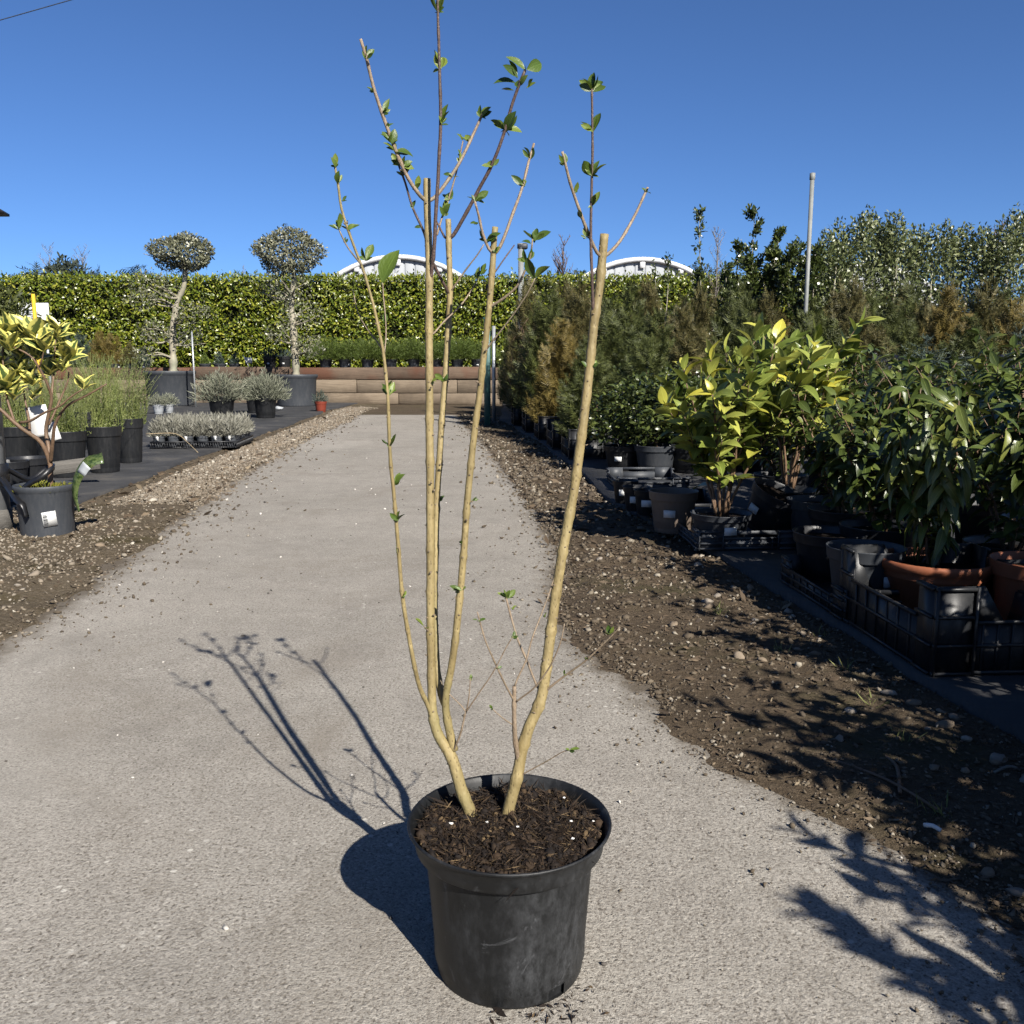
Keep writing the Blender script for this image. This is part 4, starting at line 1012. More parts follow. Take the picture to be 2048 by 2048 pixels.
vp = G(97, 1072); vY = vp[1]
var = thing('potted_shrub', 'yellow and green variegated shrub in the slate grey pot beside the post', 'potted shrub', vp)
pot_on(var, .140, .262, 'tub', 'plastic_slate')
W = lambda x, y, dY=0.0: P(x, y, vY+dY)-vp
def vstem(pts, r0, r1):
    p = smooth_path([W(*q) for q in pts], .02); link('stem', mesh('stem', *tube(p, np.linspace(r0, r1, len(p)), 9), M['bark_brown'], True), var)
vstem([(101, 990), (101, 960, .0), (100, 925, .0), (82, 885, -.03), (55, 865, -.06), (30, 846, -.08), (0, 818, -.1), (-40, 790, -.12)], .013, .007)
vstem([(100, 930), (97, 895, .04), (92, 860, .06), (99, 820, .05), (103, 795, .04), (93, 764, .0), (78, 736, -.03), (61, 712, -.05), (28, 694, -.06)], .011, .004)
vstem([(101, 925), (106, 880, -.05), (110, 850, -.08), (125, 822, -.1), (141, 807, -.12), (175, 790, -.13), (213, 768, -.14)], .010, .0035)
vstem([(60, 868, -.05), (58, 840, .0), (50, 800, .03), (46, 770, .04), (45, 752, .04)], .007, .003)
vstem([(98, 850, .05), (120, 800, .08), (136, 760, .09), (137, 725, .09)], .006, .003)
vstem([(40, 845, -.06), (60, 842, -.1), (90, 825, -.13), (120, 812, -.15), (140, 795, -.16), (166, 778, -.17)], .007, .003)
vstem([(30, 846, -.08), (15, 800, -.06), (10, 760, -.02), (5, 700, 0), (17, 668, 0)], .006, .003)
vstem([(103, 795, .04), (108, 740, .08), (110, 700, .09), (112, 672, .1)], .006, .003)
vstem([(78, 736, -.03), (85, 715, -.05), (88, 698, -.06)], .004, .0025)
VL = [mesh('leaf', s[0], s[1], M['lf_varieg'], True, s[2]) for s in (leaf_shape(.54, 6, .16, .22, .8, .02), leaf_shape(.50, 6, .22, .12, .85, .02), leaf_shape(.60, 6, .1, .4, .8, .03))]
for (x, y, dY, k, L) in ((17, 672, 0, 9, 36), (-12, 690, -.05, 9, 36), (50, 672, .02, 9, 34), (66, 682, -.05, 8, 36), (88, 704, -.06, 10, 36), (112, 676, .1, 9, 32), (138, 722, .09, 9, 36), (22, 702, -.06, 8, 34), (43, 758, .04, 7, 34), (14, 778, -.04, 8, 40),
                         (66, 772, .0, 5, 30), (100, 752, .06, 6, 28), (167, 780, -.17, 4, 26), (30, 802, -.06, 5, 26), (68, 802, .03, 4, 22), (-20, 800, -.1, 7, 34), (125, 745, .05, 5, 28), (-5, 740, .02, 7, 32), (75, 720, .06, 6, 30), (40, 720, .08, 7, 30)):
    c = W(x, y, dY)
    k = int(k*1.25)
    for j in range(k):
        a = j*2.4+rng.normal()*.3; el = .45+.95*j/k; d = np.array([math.cos(a)*math.cos(el), math.sin(a)*math.cos(el), math.sin(el)+.15])
        n = np.array([-math.cos(a)*math.sin(el), -math.sin(a)*math.sin(el), math.cos(el)])+.25*rng.normal(size=3)+SUN*.7
        place('leaf', VL[rng.integers(0, 3)], var, c+[0, 0, .012*j/k], d, n, px2m(L, vp)*(1.05+.5*rng.random()))
o = link('moss', dome_foliage(5, 'moss', .118, .03, 900, .018, .3, .23), var); o['kind'] = 'stuff'
# hanging white card, barcode sticker, picture tag
V, F, U = ribbon([W(70, 812, .12), W(78, 840, .12), W(88, 872, .13)], .10, .0015, (1, .3, .1)); link('hang_card', mesh('hang_card', V, F, M['tag_white'], False), var)
V, F, U = ribbon([W(100, 845, .10), W(106, 862, .1), W(113, 880, .1)], .05, .0015, (1, .3, .1)); link('hang_card', mesh('hang_card', V, F, M['tag_white'], False), var)
lab = MB().box((0, 0, 0), (.062, .002, .075)).done('price_label', M['tag_white'])
pa = -1.02; lr = .1285
lo = link('price_label', lab, var, (lr*math.cos(pa)+.004, lr*math.sin(pa)-.004, .105), (R(9), R(-6), pa+math.pi/2))
bars = MB()
for i, wd in enumerate((2, 1, 3, 1, 1, 2, 1, 3, 2, 1, 1, 2, 3, 1, 2)):
    bars.box((-.018, -.0016, -.028+i*.0036), (.018, .0006, .0009*wd))
link('barcode', bars.done('barcode', M['tape_black']), lo)
V, F, U = ribbon([W(158, 1024, -.10), W(150, 990, -.10), W(156, 955, -.10), W(178, 925, -.10), W(206, 916, -.08)], .012, .0012, (.95, -.2, -.25), .075); tg = link('picture_tag', mesh('picture_tag', V, F, M['tag_clear'], False, U), var)
V, F, U = ribbon([W(162, 948, -.103), W(168, 938, -.103), W(174, 930, -.103)], .046, .0018, (.95, -.2, -.25), .052); link('tag_strip', mesh('tag_strip', V, F, M['panel_grey'], True, U), tg)
# black strap tying the shrub to the post
V1, F1, U1 = ribbon([post_p+[.03, -.058, .30], P(30, 990, vY-.06), W(52, 972, -.08)+vp, W(80, 955, -.10)+vp, W(104, 938, -.06)+vp, W(108, 932, .02)+vp, W(95, 935, .06)+vp, W(60, 958, .04)+vp, post_p+[.05, .03, .31]], .026, .005, (0, .2, 1))
m = MB(); m.add(V1, F1); m.lathe([(.0515, .25), (.060, .255), (.060, .345), (.0515, .35)], 24, post_p)
V2, F2, U2 = ribbon([post_p+[.05, -.045, .285], P(34, 1000, vY-.12), P(46, 1010, vY-.15), P(54, 1034, vY-.152)], .03, .005, (0, 1, .6)); m.add(V2, F2)
tag(link('tree_tie', m.done('tree_tie', M['tape_black'], True)), 'black rubber strap looped from the grey post round the variegated shrub', 'strap')

# rosemary in black pots
ros = [shoots_foliage(100+k, 'lf_rosemary', .60, .30, 100, 60, .026, .15, .62) for k in range(3)]
RG = 'rosemary pots behind the variegated shrub'
for i, (x, y, wpx, hp, lab_) in enumerate(((138, 962, 80, 92, 'rosemary in a black pot, nearest of the row, right behind the variegated shrub'),
                                         (212, 952, 72, 92, 'rosemary in a black pot, middle one of the three by the mat edge'),
                                         (263, 932, 56, 88, 'rosemary in a black pot, farthest of the three by the mat edge'),
                                         (40, 950, 80, 90, 'rosemary in a black pot hidden behind the variegated shrub beside the post'),
                                         (95, 925, 66, 80, 'rosemary in the back row, left of the others'),
                                         (180, 905, 60, 76, 'rosemary in the back row, behind the middle black pot'))):
    p = G(x, y); p[2] = .03; r = px2m(wpx, p)/2; h = px2m(hp, p)
    t_ = thing('rosemary_plant', lab_, 'rosemary', p, i*1.3, RG)
    pot_on(t_, r, h); link('foliage', ros[i % 3], t_, (0, 0, h*.86), (0, 0, i*2.0), (1, 1, (.80, 1.02, .98, .9, .95, 1.05)[i] if i < 6 else 1))
for i, (x, y) in enumerate(((20, 1000), (62, 990))):
    p = G(x, y); p[2] = .03; t_ = thing('empty_pot', ('dark empty pot beside the grey post', 'dark empty pot behind the slate grey pot')[i], 'pot', p); pot_on(t_, .13, .22, 'pot', 'plastic_dark')
bd = MB().box((0, 0, 0), (1.1, .02, .09), bev=.004).done('plank', M['board_grey']); tag(link('plank', bd, None, G(20, 985)+[0, .1, .12], (0, -.12, .12)), 'grey weathered board propped behind the variegated shrub', 'board')

# dry lavender in slotted trays
lavd = [dome_foliage(200+k, 'lf_dry', .085, .165, 760, .055, .12, 0, .2, .9) for k in range(3)]
tr0 = G(312, 905); tr0[2] = .04
def slotted_tray(label, loc, rz, L, Wd, H, n):
    t_ = thing('plant_tray', label, 'tray', loc, rz, 'slotted trays of dry lavender')
    link('tray_base', MB().box((L/2, Wd/2, .006), (L, Wd, .012)).done('tray_base', M['plastic_dark']), t_)
    for (y_, x0, x1, ax) in ((0, 0, L, 0), (Wd, 0, L, 0), (0, 0, Wd, 1), (L, 0, Wd, 1)):
        m = MB(); length = x1-x0; k = int(length/.022)
        for i in range(k+1):
            c = i*length/k; m.box((c, y_, H*.42) if ax == 0 else (y_, c, H*.42), (.007, .006, H*.84) if ax == 0 else (.006, .007, H*.84))
        m.box((length/2, y_, H*.95) if ax == 0 else (y_, length/2, H*.95), (length+.007, .012, .012) if ax == 0 else (.012, length+.007, .012))
        link('slotted_side', m.done('slotted_side', M['plastic_dark']), t_)
    return t_
LG = 'small dry lavender pots standing in the slotted trays'
SP = mesh('pot', *(lambda vf: (vf[0], vf[1]))(lathe(POT_PROF, 20)), M['plastic_grey'], True)
TAG = MB().box((0, 0, 0), (.030, .002, .045)).done('pot_label', M['tag_white'])
for ti, (ox, oy, lab_) in enumerate(((0, 0, 'black slotted tray of dry lavender, left one nearest the lane'), (.42, 0, 'black slotted tray of dry lavender, right one nearest the lane'), (.0, .46, 'black slotted tray of dry lavender behind the left tray'), (.42, .46, 'black slotted tray of dry lavender behind the right tray'))):
    rz = .10
    o3 = tr0+[ox*math.cos(rz)-oy*math.sin(rz)-.05, ox*math.sin(rz)+oy*math.cos(rz), 0]; nx = 3
    slotted_tray(lab_, o3, rz, .138*nx, .42, .065, 3)
    for i in range(nx):
        for j in range(3):
            q = np.array([.069+i*.138, .07+j*.14]); w = o3+[q[0]*math.cos(rz)-q[1]*math.sin(rz), q[0]*math.sin(rz)+q[1]*math.cos(rz), .013]
            lt = thing('lavender_plant', 'dry lavender pot, %s column, %s row of the %s' % (('left', 'middle', 'right')[i], ('front', 'middle', 'back')[j], ('left front tray', 'right front tray', 'left back tray', 'right back tray')[ti]), 'lavender', w, rng.random()*6.28, LG)
            link('pot', SP, lt, scale=(.064, .064, .105)); link('foliage', lavd[(i+j) % 3], lt, (0, 0, .095), (0, 0, rng.random()*6))
            if (j == 0 and (i+ti) % 2 == 0) or (i == nx-1 and ti == 1): link('pot_label', TAG, lt, (.0, 0, .085), (0, 0, 0)).matrix_basis = Matrix.Rotation(-lt.rotation_euler[2]-.25, 4, 'Z') @ Matrix.Translation((.022, -.066, .085))
cp = [G(292, 868, .2), G(350, 867, .2), G(372, 882, .12), G(396, 905, .04)]
tag(link('bent_cane', MB().tube(smooth_path(cp, .05), .0035, 6).done('bent_cane', M['cane'], True)), 'thin bent cane lying over the front lavender tray', 'cane')

# grey lavender bushes in black pots
lavb = [dome_foliage(220+k, 'lf_lavender', .37, .40, 3600, .085, .11, 0, .3, .7) for k in range(2)]
for i, (x, y, wp, hp, s, lab_) in enumerate(((445, 842, 54, 44, 1.0, 'rounded grey lavender bush in a black pot, left of the pair'), (532, 840, 48, 44, .95, 'rounded grey lavender bush in a black pot, right of the pair'), (512, 830, 40, 40, .8, 'grey lavender bush in a black pot behind the right one of the pair'))):
    p = G(x, y); p[2] = .035; t_ = thing('lavender_bush', lab_, 'lavender', p, i*1.1, 'grey lavender bushes on the mat')
    r = px2m(wp, p)/2; h = px2m(hp, p); pot_on(t_, r, h); link('foliage', lavb[i % 2], t_, (0, 0, h*.8), (0, 0, i*2), (s,)*3)
# little pots far on the mat
lavs = dome_foliage(240, 'lf_lavender', .17, .17, 800, .06, .12, 0, .3, .7)
for i, (x, y) in enumerate(((318, 832), (338, 830))):
    p = G(x, y); p[2] = .035; t_ = thing('lavender_plant', ('small grey plant in a pale pot in front of the left tub, left one', 'small grey plant in a pale pot in front of the left tub, right one')[i], 'lavender', p); pot_on(t_, .10, .16, 'pot', 'panel_grey'); link('foliage', lavs, t_, (0, 0, .14), (0, 0, i*2.0))
p = G(642, 826); t_ = thing('potted_plant', 'small grey-green plant in a red terracotta-coloured pot at the mat corner', 'potted plant', p)
pot_on(t_, .115, .215, 'pot', 'red_pot'); link('foliage', dome_foliage(251, 'lf_blue', .12, .20, 380, .07, .12, 0, .2, .9), t_, (0, 0, .18))
pb = G(558, 826); tag(link('ball', mesh('ball', *(lambda r_: (r_[0]*.06+[0, 0, .06], r_[1]))(rock_tpl(9, True)), M['panel_grey'], True), None, pb+[0, 0, .03]), 'small pale round stone beside the right lavender pot', 'stone')

# ------------------------------------------------------------------ cloud-pruned trees in big tubs
def cloud_tree(label, base_px, tub_px, trunk, blobs, seed):
    p = G(*base_px); p[2] = .036; Yt = p[1]
    t_ = thing('topiary_tree', label, 'tree', p, 0, 'cloud-pruned trees in big tubs')
    r = px2m(tub_px[0], p)/2; h = px2m(tub_px[1], p); pot_on(t_, r, h, 'tub', 'plastic_slate')
    w = [P(x, y, Yt)-p for x, y in trunk]; w[0][2] = h*.8
    tr_ = smooth_path(w, .06); link('trunk', mesh('trunk', *tube(tr_, np.linspace(.085, .045, len(tr_))*(1+.10*rng.normal(size=len(tr_))), 12), M['bark_grey'], True), t_)
    B = []; q = np.random.default_rng(seed)
    for (x, y, rx, rz, wt) in blobs:
        c = P(x, y, Yt)-p; dy = q.normal()*.25 if wt < .9 else 0; k = px2m(1, p)
        B.append((c[0], c[1]+dy, c[2], rx*k, rx*k*.9, rz*k, wt))
        i = np.argmin(np.abs(tr_[:, 2]-(c[2]-rz*k*.7))); m = MB()
        for j in range(5 if wt > .9 else 3):
            e = np.array([c[0], c[1]+dy, c[2]])+q.normal(size=3)*np.array([rx*k*.4, rx*k*.3, rz*k*.3]); mid = (tr_[i]+e)/2+q.normal(size=3)*.05
            m.tube(smooth_path([tr_[i], mid, e], .08), np.linspace(.025, .006, len(smooth_path([tr_[i], mid, e], .08))), 6)
        link('limb', m.done('limb', M['bark_grey'], True), t_)
    big_ = [b for b in B if b[6] > .9]; sm = [b for b in B if b[6] <= .9]
    link('crown', crown_foliage(seed, 'lf_topiary', big_, 5200, .062, leaf_simple(.55), .45), t_)
    for k_, b in enumerate(sm):
        link('leaf_pad', crown_foliage(seed+k_+1, 'lf_topiary', [b], int(430*b[6]/.5), .058, leaf_simple(.5), .2), t_)['kind'] = 'stuff'
    return t_
cloud_tree('cloud-pruned tree with a crooked trunk in the left big tub', (343, 814), (100, 68),
           [(347, 752), (346, 705), (345, 665), (350, 628), (355, 602), (367, 575), (370, 548), (368, 520)],
           [(367, 506, 60, 34, 1.0), (318, 575, 52, 28, .6), (290, 600, 36, 22, .35), (398, 627, 40, 22, .45), (318, 665, 36, 22, .45), (375, 672, 32, 24, .4), (305, 708, 26, 16, .3)], 301)
cloud_tree('cloud-pruned tree with a straighter trunk in the right big tub', (594, 815), (86, 62),
           [(593, 758), (590, 705), (586, 652), (583, 612), (586, 575), (588, 548), (580, 520)],
           [(577, 504, 66, 44, 1.0), (575, 568, 48, 34, .7), (604, 628, 44, 34, .6), (618, 692, 32, 26, .45), (540, 582, 28, 24, .3), (566, 668, 26, 22, .3)], 321)
pc_ = G(392, 818); tag(link('stake', MB().tube([(0, 0, 0), (.0, 0, 1.55)], .018, 8).done('stake', M['galv'], True), None, pc_), 'thin grey stake standing right of the left big tub', 'stake')
# ------------------------------------------------------------------ sleeper wall, raised bed, hedge
WY = 20.9
wall = thing('sleeper_wall', 'low retaining wall of stacked timber sleepers across the lane end', 'wall', (0, WY, 0))
q = np.random.default_rng(5)
for row, (z0, hh, mt) in enumerate(((.0, .255, 'sleeper_grey'), (.262, .30, 'sleeper_grey'), (.568, .275, 'sleeper_red'))):
    x = -21.0+row*.9
    while x < 4.5:
        ln = 2.35+q.normal()*.06; dz = q.normal()*.006; dy = q.normal()*.018
        link('sleeper', MB().box((0, 0, 0), (ln-.012, .24, hh-.004), bev=.007).done('sleeper', M[mt]), wall, (x+ln/2, .12+dy, z0+hh/2+dz), (q.normal()*.006, q.normal()*.002, q.normal()*.004)); x += ln
structure(link('raised_bed', MB().box((-8, WY+4.2, .38), (27, 7.8, .76)).done('raised_bed', M['dirt'])))
# laurel hedge
HX0, HX1, HY, HZ0, HZ1 = -20.5, 8.5, WY+1.9, .76, 3.02
hedge = thing('laurel_hedge', 'long clipped laurel hedge, bright yellow-green, across the back', 'hedge', ((HX0+HX1)/2, HY, HZ0))
N = 76000; q = np.random.default_rng(8)
xs = q.uniform(HX0, HX1, N); top = q.random(N) < .16
zs = np.where(top, HZ1+.05*q.normal(size=N), HZ0+.02+(HZ1-HZ0)*q.random(N)); ysd = np.where(top, q.random(N)*1.0, np.abs(q.normal(size=N))*.24)
lump = .14*fbm(xs, zs, 1.1, 3)+.10*fbm(xs, zs, 3.2, 7); zs = np.where(top, zs+.08*fbm(xs, ysd, 1.5, 9), zs)
p = np.stack([xs, HY+ysd-lump, zs], 1); out = np.where(top[:, None], [0, -.3, 1.0], [0, -1.0, .25])
d = out*.6+[0, 0, .1]+.9*q.normal(size=(N, 3)); n = out*.9+[.25, 0, .35]+.55*q.normal(size=(N, 3))
gap = fbm(xs, zs, 2.4, 21)+.4*fbm(xs, zs, 7, 25); keep = (gap > -.52+.25*q.random(N)) | top | (ysd > .3)
p, d, n = p[keep], d[keep], n[keep]; N = len(p)
V, F, U = scatter(leaf_simple(.46), p, d, n, .10*(.5+.8*q.random(N)))
o = link('foliage', mesh('foliage', V, F, M['lf_hedge'], False, U), hedge, -np.array(hedge.location))
pp = []; 
for k in range(130):                                                   # stray young shoots above the clipped top
    x0 = q.uniform(HX0, HX1); hh = .06+.16*q.random()**2; m_ = 7; zz = HZ1+np.linspace(0, hh, m_); p_ = np.stack([x0+.04*q.normal(size=m_), HY+.2+.3*q.random()+.04*q.normal(size=m_), zz], 1)
    pp.append(scatter(leaf_simple(.4), p_, unit(m_, q)+[0, 0, .9], unit(m_, q), .075*(.6+.6*q.random(m_))))
V, F, U = join(pp); link('shoots', mesh('shoots', V, F, M['lf_hedge'], False, U), hedge, -np.array(hedge.location))
link('shade_core', MB().box((0, .92, 1.125), (HX1-HX0-.3, .9, 2.19)).done('shade_core', M['hedge_core']), hedge)  # solid block behind the leaves, coloured dark as the hedge's inner shade

# junipers and other stock on the bed
jun = [dome_foliage(400+k, 'lf_juniper', .46, .42, 1100, .16, .2, 0, .25, .35, FROND_THIN, .6) for k in range(3)]
JG = 'spreading junipers in pots on the sleeper wall'
for i, (x, w_) in enumerate(((652, 26), (690, 28), (735, 26), (782, 28), (828, 24), (872, 24), (915, 24), (955, 22))):
    p = P(x, 733, WY+.42); p[2] = .765; t_ = thing('potted_juniper', ('spreading juniper in a pot on the sleeper wall, %s from the right tub' % ('first', 'second', 'third', 'fourth', 'fifth', 'sixth', 'seventh', 'eighth')[i]), 'juniper', p, i*.9, JG)
    pot_on(t_, .155, .27, 'pot', 'plastic_slate', -1.57 if i % 2 else None); link('foliage', jun[i % 3], t_, (0, 0, .27), (0, 0, i*1.7), (1, 1, (1, .85)[i % 2]))
for i, (x, lab_) in enumerate(((540, 'black pot with a grey tuft on the wall, left of the pair'), (570, 'black pot with a grey tuft on the wall, right of the pair'))):
    p = P(x, 733, WY+.40); p[2] = .765; t_ = thing('potted_plant', lab_, 'potted plant', p); pot_on(t_, .16, .33, 'pot', 'plastic_black', -1.57); link('foliage', dome_foliage(430+i, 'lf_blue', .16, .16, 260, .10, .12, 0, .2, .7), t_, (0, 0, .29))
low = [conifer_foliage(440+k, mt, .8, .34, 260, .2, .6, 1.3) for k, mt in enumerate(('lf_gold', 'lf_blue', 'lf_bronze', 'lf_juniper'))]
for i, (x, k, s, lab_) in enumerate(((205, 0, 1.05, 'golden conifer in a small pot on the wall above the rosemary'), (228, 0, .95, 'orange-gold conifer in a small pot right of the golden one'), (165, 1, 1.0, 'blue-grey conifer in a small pot on the wall at left'), (140, 1, .85, 'blue-grey conifer at the left end of the small pots on the wall'), (262, 2, .7, 'low bronze conifer right of the golden ones on the wall'), (290, 1, .5, 'tiny blue-grey conifer on the wall beside the crooked tree'), (440, 1, .42, 'low blue-grey plant on the wall between the two cloud trees, left'), (470, 1, .4, 'low blue-grey plant on the wall between the two cloud trees, right'), (410, 3, .4, 'low green plant on the wall right of the crooked tree'))):
    p = P(x, 733, WY+.45); p[2] = .765; t_ = thing('potted_conifer', lab_, 'conifer', p, i*1.3, 'small conifers in pots on the wall'); pot_on(t_, .15, .16, 'pot', 'plastic_slate', -1.57); link('foliage', low[k], t_, (0, 0, .13), (0, 0, i), (s,)*3)
p = P(497, 710, WY+.2); t_ = thing('plant_sign', 'small white plant sign leaning on the wall between the cloud trees', 'sign', (p[0], p[1], .84))
link('card', MB().box((0, 0, .16), (.16, .01, .13), tilt=.1).done('card', M['tag_white']), t_); link('spike', MB().tube([(0, 0, 0), (-.12, 0, .27)], .012, 6).done('spike', M['tag_white']), t_)
# white board with a yellow cane, and the dark bush, far left
p = P(68, 640, 13.0); t_ = thing('notice_board', 'white notice board behind the variegated shrub', 'sign', (p[0], 13.0, .035))
zt = P(68, 611, 13.0)[2]; zb = P(68, 662, 13.0)[2]
link('board', MB().box((0, 0, (zt+zb)/2), (.44, .025, zt-zb), bev=.006).done('board', M['white_paint']), t_)
m = MB()
for k, (w_, dz) in enumerate(((.20, .05), (.30, .01), (.34, -.08), (.30, -.12))): m.box((-.02, -.0145, (zt+zb)/2+dz), (w_, .002, .010 if k else .016))
link('print_line', m.done('print_line', M['panel_grey']), t_); link('leg', MB().tube([(-.15, .02, 0), (-.15, .02, zb+.1)], .02, 8).done('leg', M['galv']), t_); link('leg', MB().tube([(.15, .02, 0), (.15, .02, zb+.1)], .02, 8).done('leg', M['galv']), t_)
p = P(66, 588, 11.0); tag(link('yellow_cane', MB().tube([(0, 0, 0), (.0, 0, p[2]-.03)], .022, 8).done('yellow_cane', M['yellow_cane']), None, (p[0], 11.0, .03)), 'upright yellow cane in front of the white notice board', 'cane')
p = P(5, 640, 12.0); t_ = thing('round_bush', 'dark green rounded bush at the left edge in front of the hedge', 'bush', (p[0]-.1, 12.0, .035)); pot_on(t_, .25, .35)
link('foliage', crown_foliage(470, 'lf_conifer', [(0, 0, 1.35, .42, .42, .55, 1)], 2600, .09, leaf_simple(.3), .3), t_); link('trunk', MB().tube([(0, 0, .2), (.02, 0, 1.3)], .03, 8).done('trunk', M['bark_brown']), t_)

# ------------------------------------------------------------------ polytunnels beyond the hedge
def polytunnel(label, xc, ytop, Yt, half, sag, group):
    c = P(xc, ytop, Yt); k = depth_of(c)/FPX; ch = half*k; sg = sag*k; Rr = (ch*ch+sg*sg)/(2*sg); zc = c[2]-Rr
    t_ = thing('polytunnel', label, 'polytunnel', (c[0], Yt, 0), 0, group); th = np.linspace(math.asin(min(1, (0-zc)/Rr)) if zc < 0 else 0.0, math.pi/2, 20); th = np.concatenate([th, math.pi-th[::-1][1:]])
    arc = np.stack([Rr*np.cos(th), np.zeros(len(th)), zc+Rr*np.sin(th)], 1)
    V = np.vstack([arc, arc+[0, 22, 0]]); n = len(arc); link('skin', mesh('skin', V, [(i, i+1, n+i+1, n+i) for i in range(n-1)], M['white_paint'], True), t_)
    link('hoop', MB().tube(arc+[0, -.06, 0], .10, 8).done('hoop', M['white_paint'], True), t_)
    x = -Rr+.3; W_ = .42
    while x < Rr-.3:
        h1 = zc+math.sqrt(max(Rr*Rr-x*x, 0)); h2 = zc+math.sqrt(max(Rr*Rr-(x+W_)**2, 0)); 
        V = np.array([(x, .05, 0), (x+W_*.72, .05, 0), (x+W_*.86, .11, 0), (x+W_, .05, 0)]); Vt = V.copy(); Vt[:, 2] = zc+np.sqrt(np.maximum(Rr*Rr-V[:, 0]**2, 0))-.01
        link('gable_panel', mesh('gable_panel', np.vstack([V, Vt]), [(i, i+1, 5+i, 4+i) for i in range(3)], M['panel_grey']), t_); x += W_
    link('bracket', MB().box((0, -.05, zc+Rr-.2), (.22, .08, .3), bev=.02).done('bracket', M['white_paint']), t_)
    for s in (-1, 1): link('bracket', MB().box((s*ch*.62, -.05, zc+math.sqrt(Rr*Rr-(ch*.62)**2)-.15), (.22, .08, .24), bev=.02).done('bracket', M['white_paint']), t_)
polytunnel('arched white polytunnel roof behind the hedge, left of centre', 796, 514, 38.0, 134, 44, 'polytunnels behind the hedge')
polytunnel('arched white polytunnel roof behind the hedge, right of centre', 1285, 519, 38.0, 124, 40, 'polytunnels behind the hedge')
polytunnel('arched polytunnel roof behind the tall grey-green shrubs at right', 1735, 530, 40.0, 124, 40, 'polytunnels behind the hedge')

# far trees over the hedge
def bare_tree(label, x, ytop, Yt, seed, mat='twig_pale', wide=.35, thick=.7):
    c = P(x, ytop, Yt); H = c[2]; t_ = thing('bare_tree', label, 'tree', (c[0], Yt, -.06), 0, 'leafless trees beyond the hedge'); q = np.random.default_rng(seed); m = MB()
    tr_ = np.stack([.15*np.sin(np.linspace(0, 3, 10)+seed), 0*np.arange(10), np.linspace(0, H*.92, 10)], 1); link('trunk', MB().tube(tr_, np.linspace(.10, .02, 10)*thick, 6).done('trunk', M[mat], True), t_)
    for k in range(34):
        z = H*(.45+.5*q.random()); b = np.array([np.interp(z, tr_[:, 2], tr_[:, 0]), 0, z]); a = q.random()*6.28; ln = H*wide*(1.15-z/H)*(.5+.5*q.random())
        e = b+[math.cos(a)*ln*.6, math.sin(a)*ln*.6, ln*1.0]; m.tube([b, (b+e)/2+[0, 0, -.05*ln], e], np.array([.024, .016, .008])*thick, 4)
        for j in range(5):
            f = b+(e-b)*(.3+.7*q.random()); a2 = q.random()*6.28; l2 = ln*.4; m.tube([f, f+[math.cos(a2)*l2*.6, math.sin(a2)*l2*.6, l2*.7]], np.array([.011, .006])*thick, 3)
    link('crown', m.done('crown', M[mat]), t_)
bare_tree('pale leafless birch over the hedge at far left', 98, 484, 48.0, 3)
bare_tree('pale leafless birch right of the dark rounded tree at far left', 166, 490, 48.0, 9)
bare_tree('leafless sapling above the hedge between the two cloud trees', 480, 520, 44.0, 12, 'twig_pale', .15)
bare_tree('leafless shoots above the hedge right of the centre pole', 1135, 462, 30.0, 15, 'bark_brown', .3)
bare_tree('thin leafless sapling among the leafy saplings at right', 1425, 440, 22.6, 18, 'twig_pale', .3, .35)
bare_tree('leafless twiggy tree at the right edge of the skyline', 2010, 440, 30.0, 21, 'bark_brown', .4)
farc = [conifer_foliage(500+k, 'lf_far', 1.0, .22, 320, .16, .8, .3) for k in range(3)]
for i, (x, y, wd) in enumerate(((52, 528, 26), (72, 522, 28), (196, 540, 22), (256, 528, 30), (273, 526, 22), (290, 540, 22), (30, 545, 24))):
    c = P(x, y-6, 46.0); s = c[2]+.06; t_ = thing('conifer_tree', 'dark conifer tip over the hedge on the left skyline, %s from the left' % ('second', 'third', 'fourth', 'fifth', 'sixth', 'seventh', 'first')[i], 'tree', (c[0], 46.0, -.06), i, 'conifer tips on the left skyline'); t_.scale = (s*1.5, s*1.5, s); link('crown', farc[i % 3], t_); link('trunk', MB().tube([(0, 0, 0), (0, 0, .9)], [.02, .004], 6).done('trunk', M['bark_brown']), t_)
c = P(128, 514, 46.0); t_ = thing('round_tree', 'dark rounded evergreen over the hedge between the two birches', 'tree', (c[0], 46.0, -.06)); link('crown', crown_foliage(520, 'lf_far', [(0, 0, c[2]-1.3, 1.1, 1.1, 1.3, 1)], 2600, .22, leaf_simple(.4), .3), t_); link('trunk', MB().tube([(0, 0, 0), (0, 0, c[2]-1)], .12, 6).done('trunk', M['bark_brown']), t_)
for i, (x, y, r_) in enumerate(((1268, 516, .8), (1400, 526, 1.2), (1160, 540, 1.0))):
    c = P(x, y, 62.0); t_ = thing('round_tree', ('distant tree top peeping over the right-hand polytunnel', 'distant brownish tree right of the right-hand polytunnel', 'distant tree left of the right-hand polytunnel')[i], 'tree', (c[0], 62.0, -.06)); link('crown', crown_foliage(530+i, 'lf_far', [(0, 0, c[2]-r_, r_*1.4, r_, r_, 1)], 900, .25, leaf_simple(.4), .3), t_); link('trunk', MB().tube([(0, 0, 0), (0, 0, c[2]-r_)], .15, 6).done('trunk', M['bark_brown']), t_)
